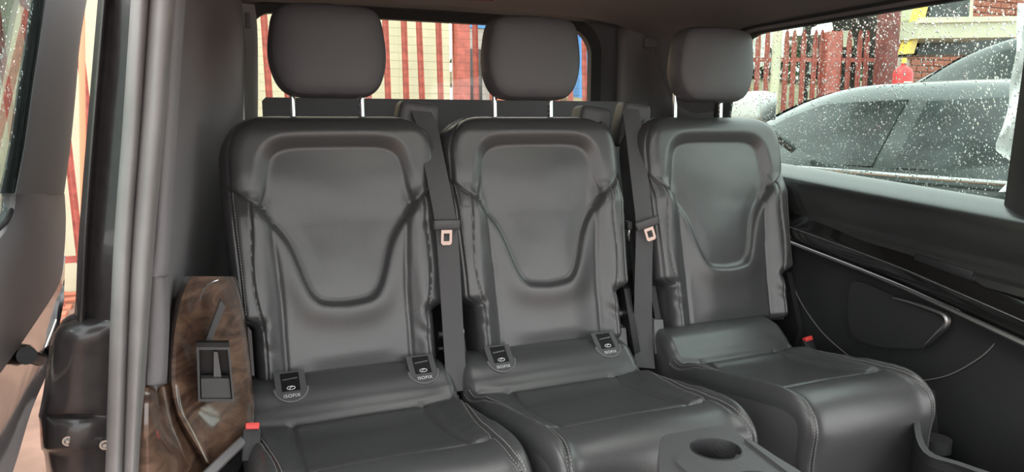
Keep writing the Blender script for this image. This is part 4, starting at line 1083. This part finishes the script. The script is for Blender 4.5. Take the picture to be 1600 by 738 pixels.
gc = at(1410, 128, 'y', 5.6); o = box('metal_crate', (gc.x, gc.y, (gc.z-.6+GZ)/2), (.5, .5, gc.z-.6-GZ), 'orange', r=.01); tag(o, 'rusty orange crate under the red gas cylinder', 'crate')
gr = empty('gas_cylinder', (gc.x, gc.y, gc.z-.2)); tag(gr, 'red gas cylinder with brass valve behind the black car', 'cylinder')
prof_c = [(.0, -.6), (.088, -.6), (.096, -.57), (.096, .08), (.085, .12), (.05, .15), (.026, .165), (.026, .19), (.0, .19)]
sheet('tank', [[(gc.x+r_*math.cos(2*PI*k/28), gc.y+r_*math.sin(2*PI*k/28), gc.z+z) for k in range(29)] for r_, z in prof_c], 'gas_red', gr)
cyl('valve', (gc.x, gc.y, gc.z+.18), (gc.x, gc.y, gc.z+.24), .026, 'yellow', gr)
lbp = [(gc.x+.098*math.cos(a), gc.y+.098*math.sin(a)) for a in np.linspace(-2.3, -1.3, 8)]
sheet('label', [[(x, y, gc.z-.10) for x, y in lbp], [(x, y, gc.z-.0) for x, y in lbp]], 'white_print', gr)
# white plastic sheet hanging at the right edge
ws = []
for py, x0, x1 in ((5, 1590, 1625), (40, 1588, 1625), (80, 1588, 1630), (130, 1578, 1640), (165, 1576, 1640), (200, 1566, 1640), (235, 1556, 1640), (262, 1590, 1640), (300, 1560, 1640)):
    ws.append([tuple(at(x0+(x1-x0)*t, py, 'x', 2.25+.03*math.sin(t*9+py*.05))) for t in np.linspace(0, 1, 7)])
o = sheet('plastic_sheet', ws, 'plastic_wrap', off=(.004, 0, 0), smooth_n=3); tag(o, 'crumpled white plastic sheet hanging outside at the right end of the side window', 'sheet')
# tall tree on the far side, out of view, placed for the black car's wet windows to mirror
vs = []; fs = []
for c_ in range(26):
    cc_ = Vector((random.gauss(-4.5, 2.6), random.gauss(10.5, 2.2), random.gauss(8.2, 1.7)))
    for i in range(260):
        p = cc_+Vector(rng.normal(size=3))*.55; u = Vector(rng.normal(size=3)).normalized(); v = u.cross(Vector(rng.normal(size=3))).normalized(); k = len(vs)
        vs += [p-u*.13, p+v*.06, p+u*.13, p-v*.06]; fs.append((k, k+1, k+2, k+3))
tt = empty('mirrored_tree', (-4.5, 10.5, GZ)); tag(tt, 'unseen tall leafy tree placed so its crown is mirrored in the windows of the nearest black car', 'tree')
tag(link('foliage', raw(vs, fs), 'foliage', tt, smooth=False), kind='stuff')
cyl('trunk', (-4.5, 10.6, GZ), (-4.5, 10.5, 7.5), .22, 'trunk', tt, r2=.1)
# foliage clump above the yard
vs = []; fs = []
cN = at(1240, -10, 'y', 12)
for i in range(9000):
    p = Vector((cN.x+random.gauss(9.5, 4.5), 23.5+random.gauss(0, .8), 4.6+random.gauss(0, 1.3))); u = Vector(rng.normal(size=3)).normalized(); v = u.cross(Vector(rng.normal(size=3))).normalized(); k = len(vs)
    vs += [p-u*.16, p+v*.08, p+u*.16, p-v*.08]; fs.append((k, k+1, k+2, k+3))
tree = empty('yard_tree', (cN.x+9.5, 23.5, 2.2)); tag(tree, 'leafy tree behind the yard, over the white car', 'tree')
tag(link('foliage', raw(vs, fs), 'foliage', tree, smooth=False), kind='stuff')
cyl('trunk', (cN.x+9.5, 23.6, 2.1), (cN.x+9.5, 23.5, 3.8), .2, 'trunk', tree)
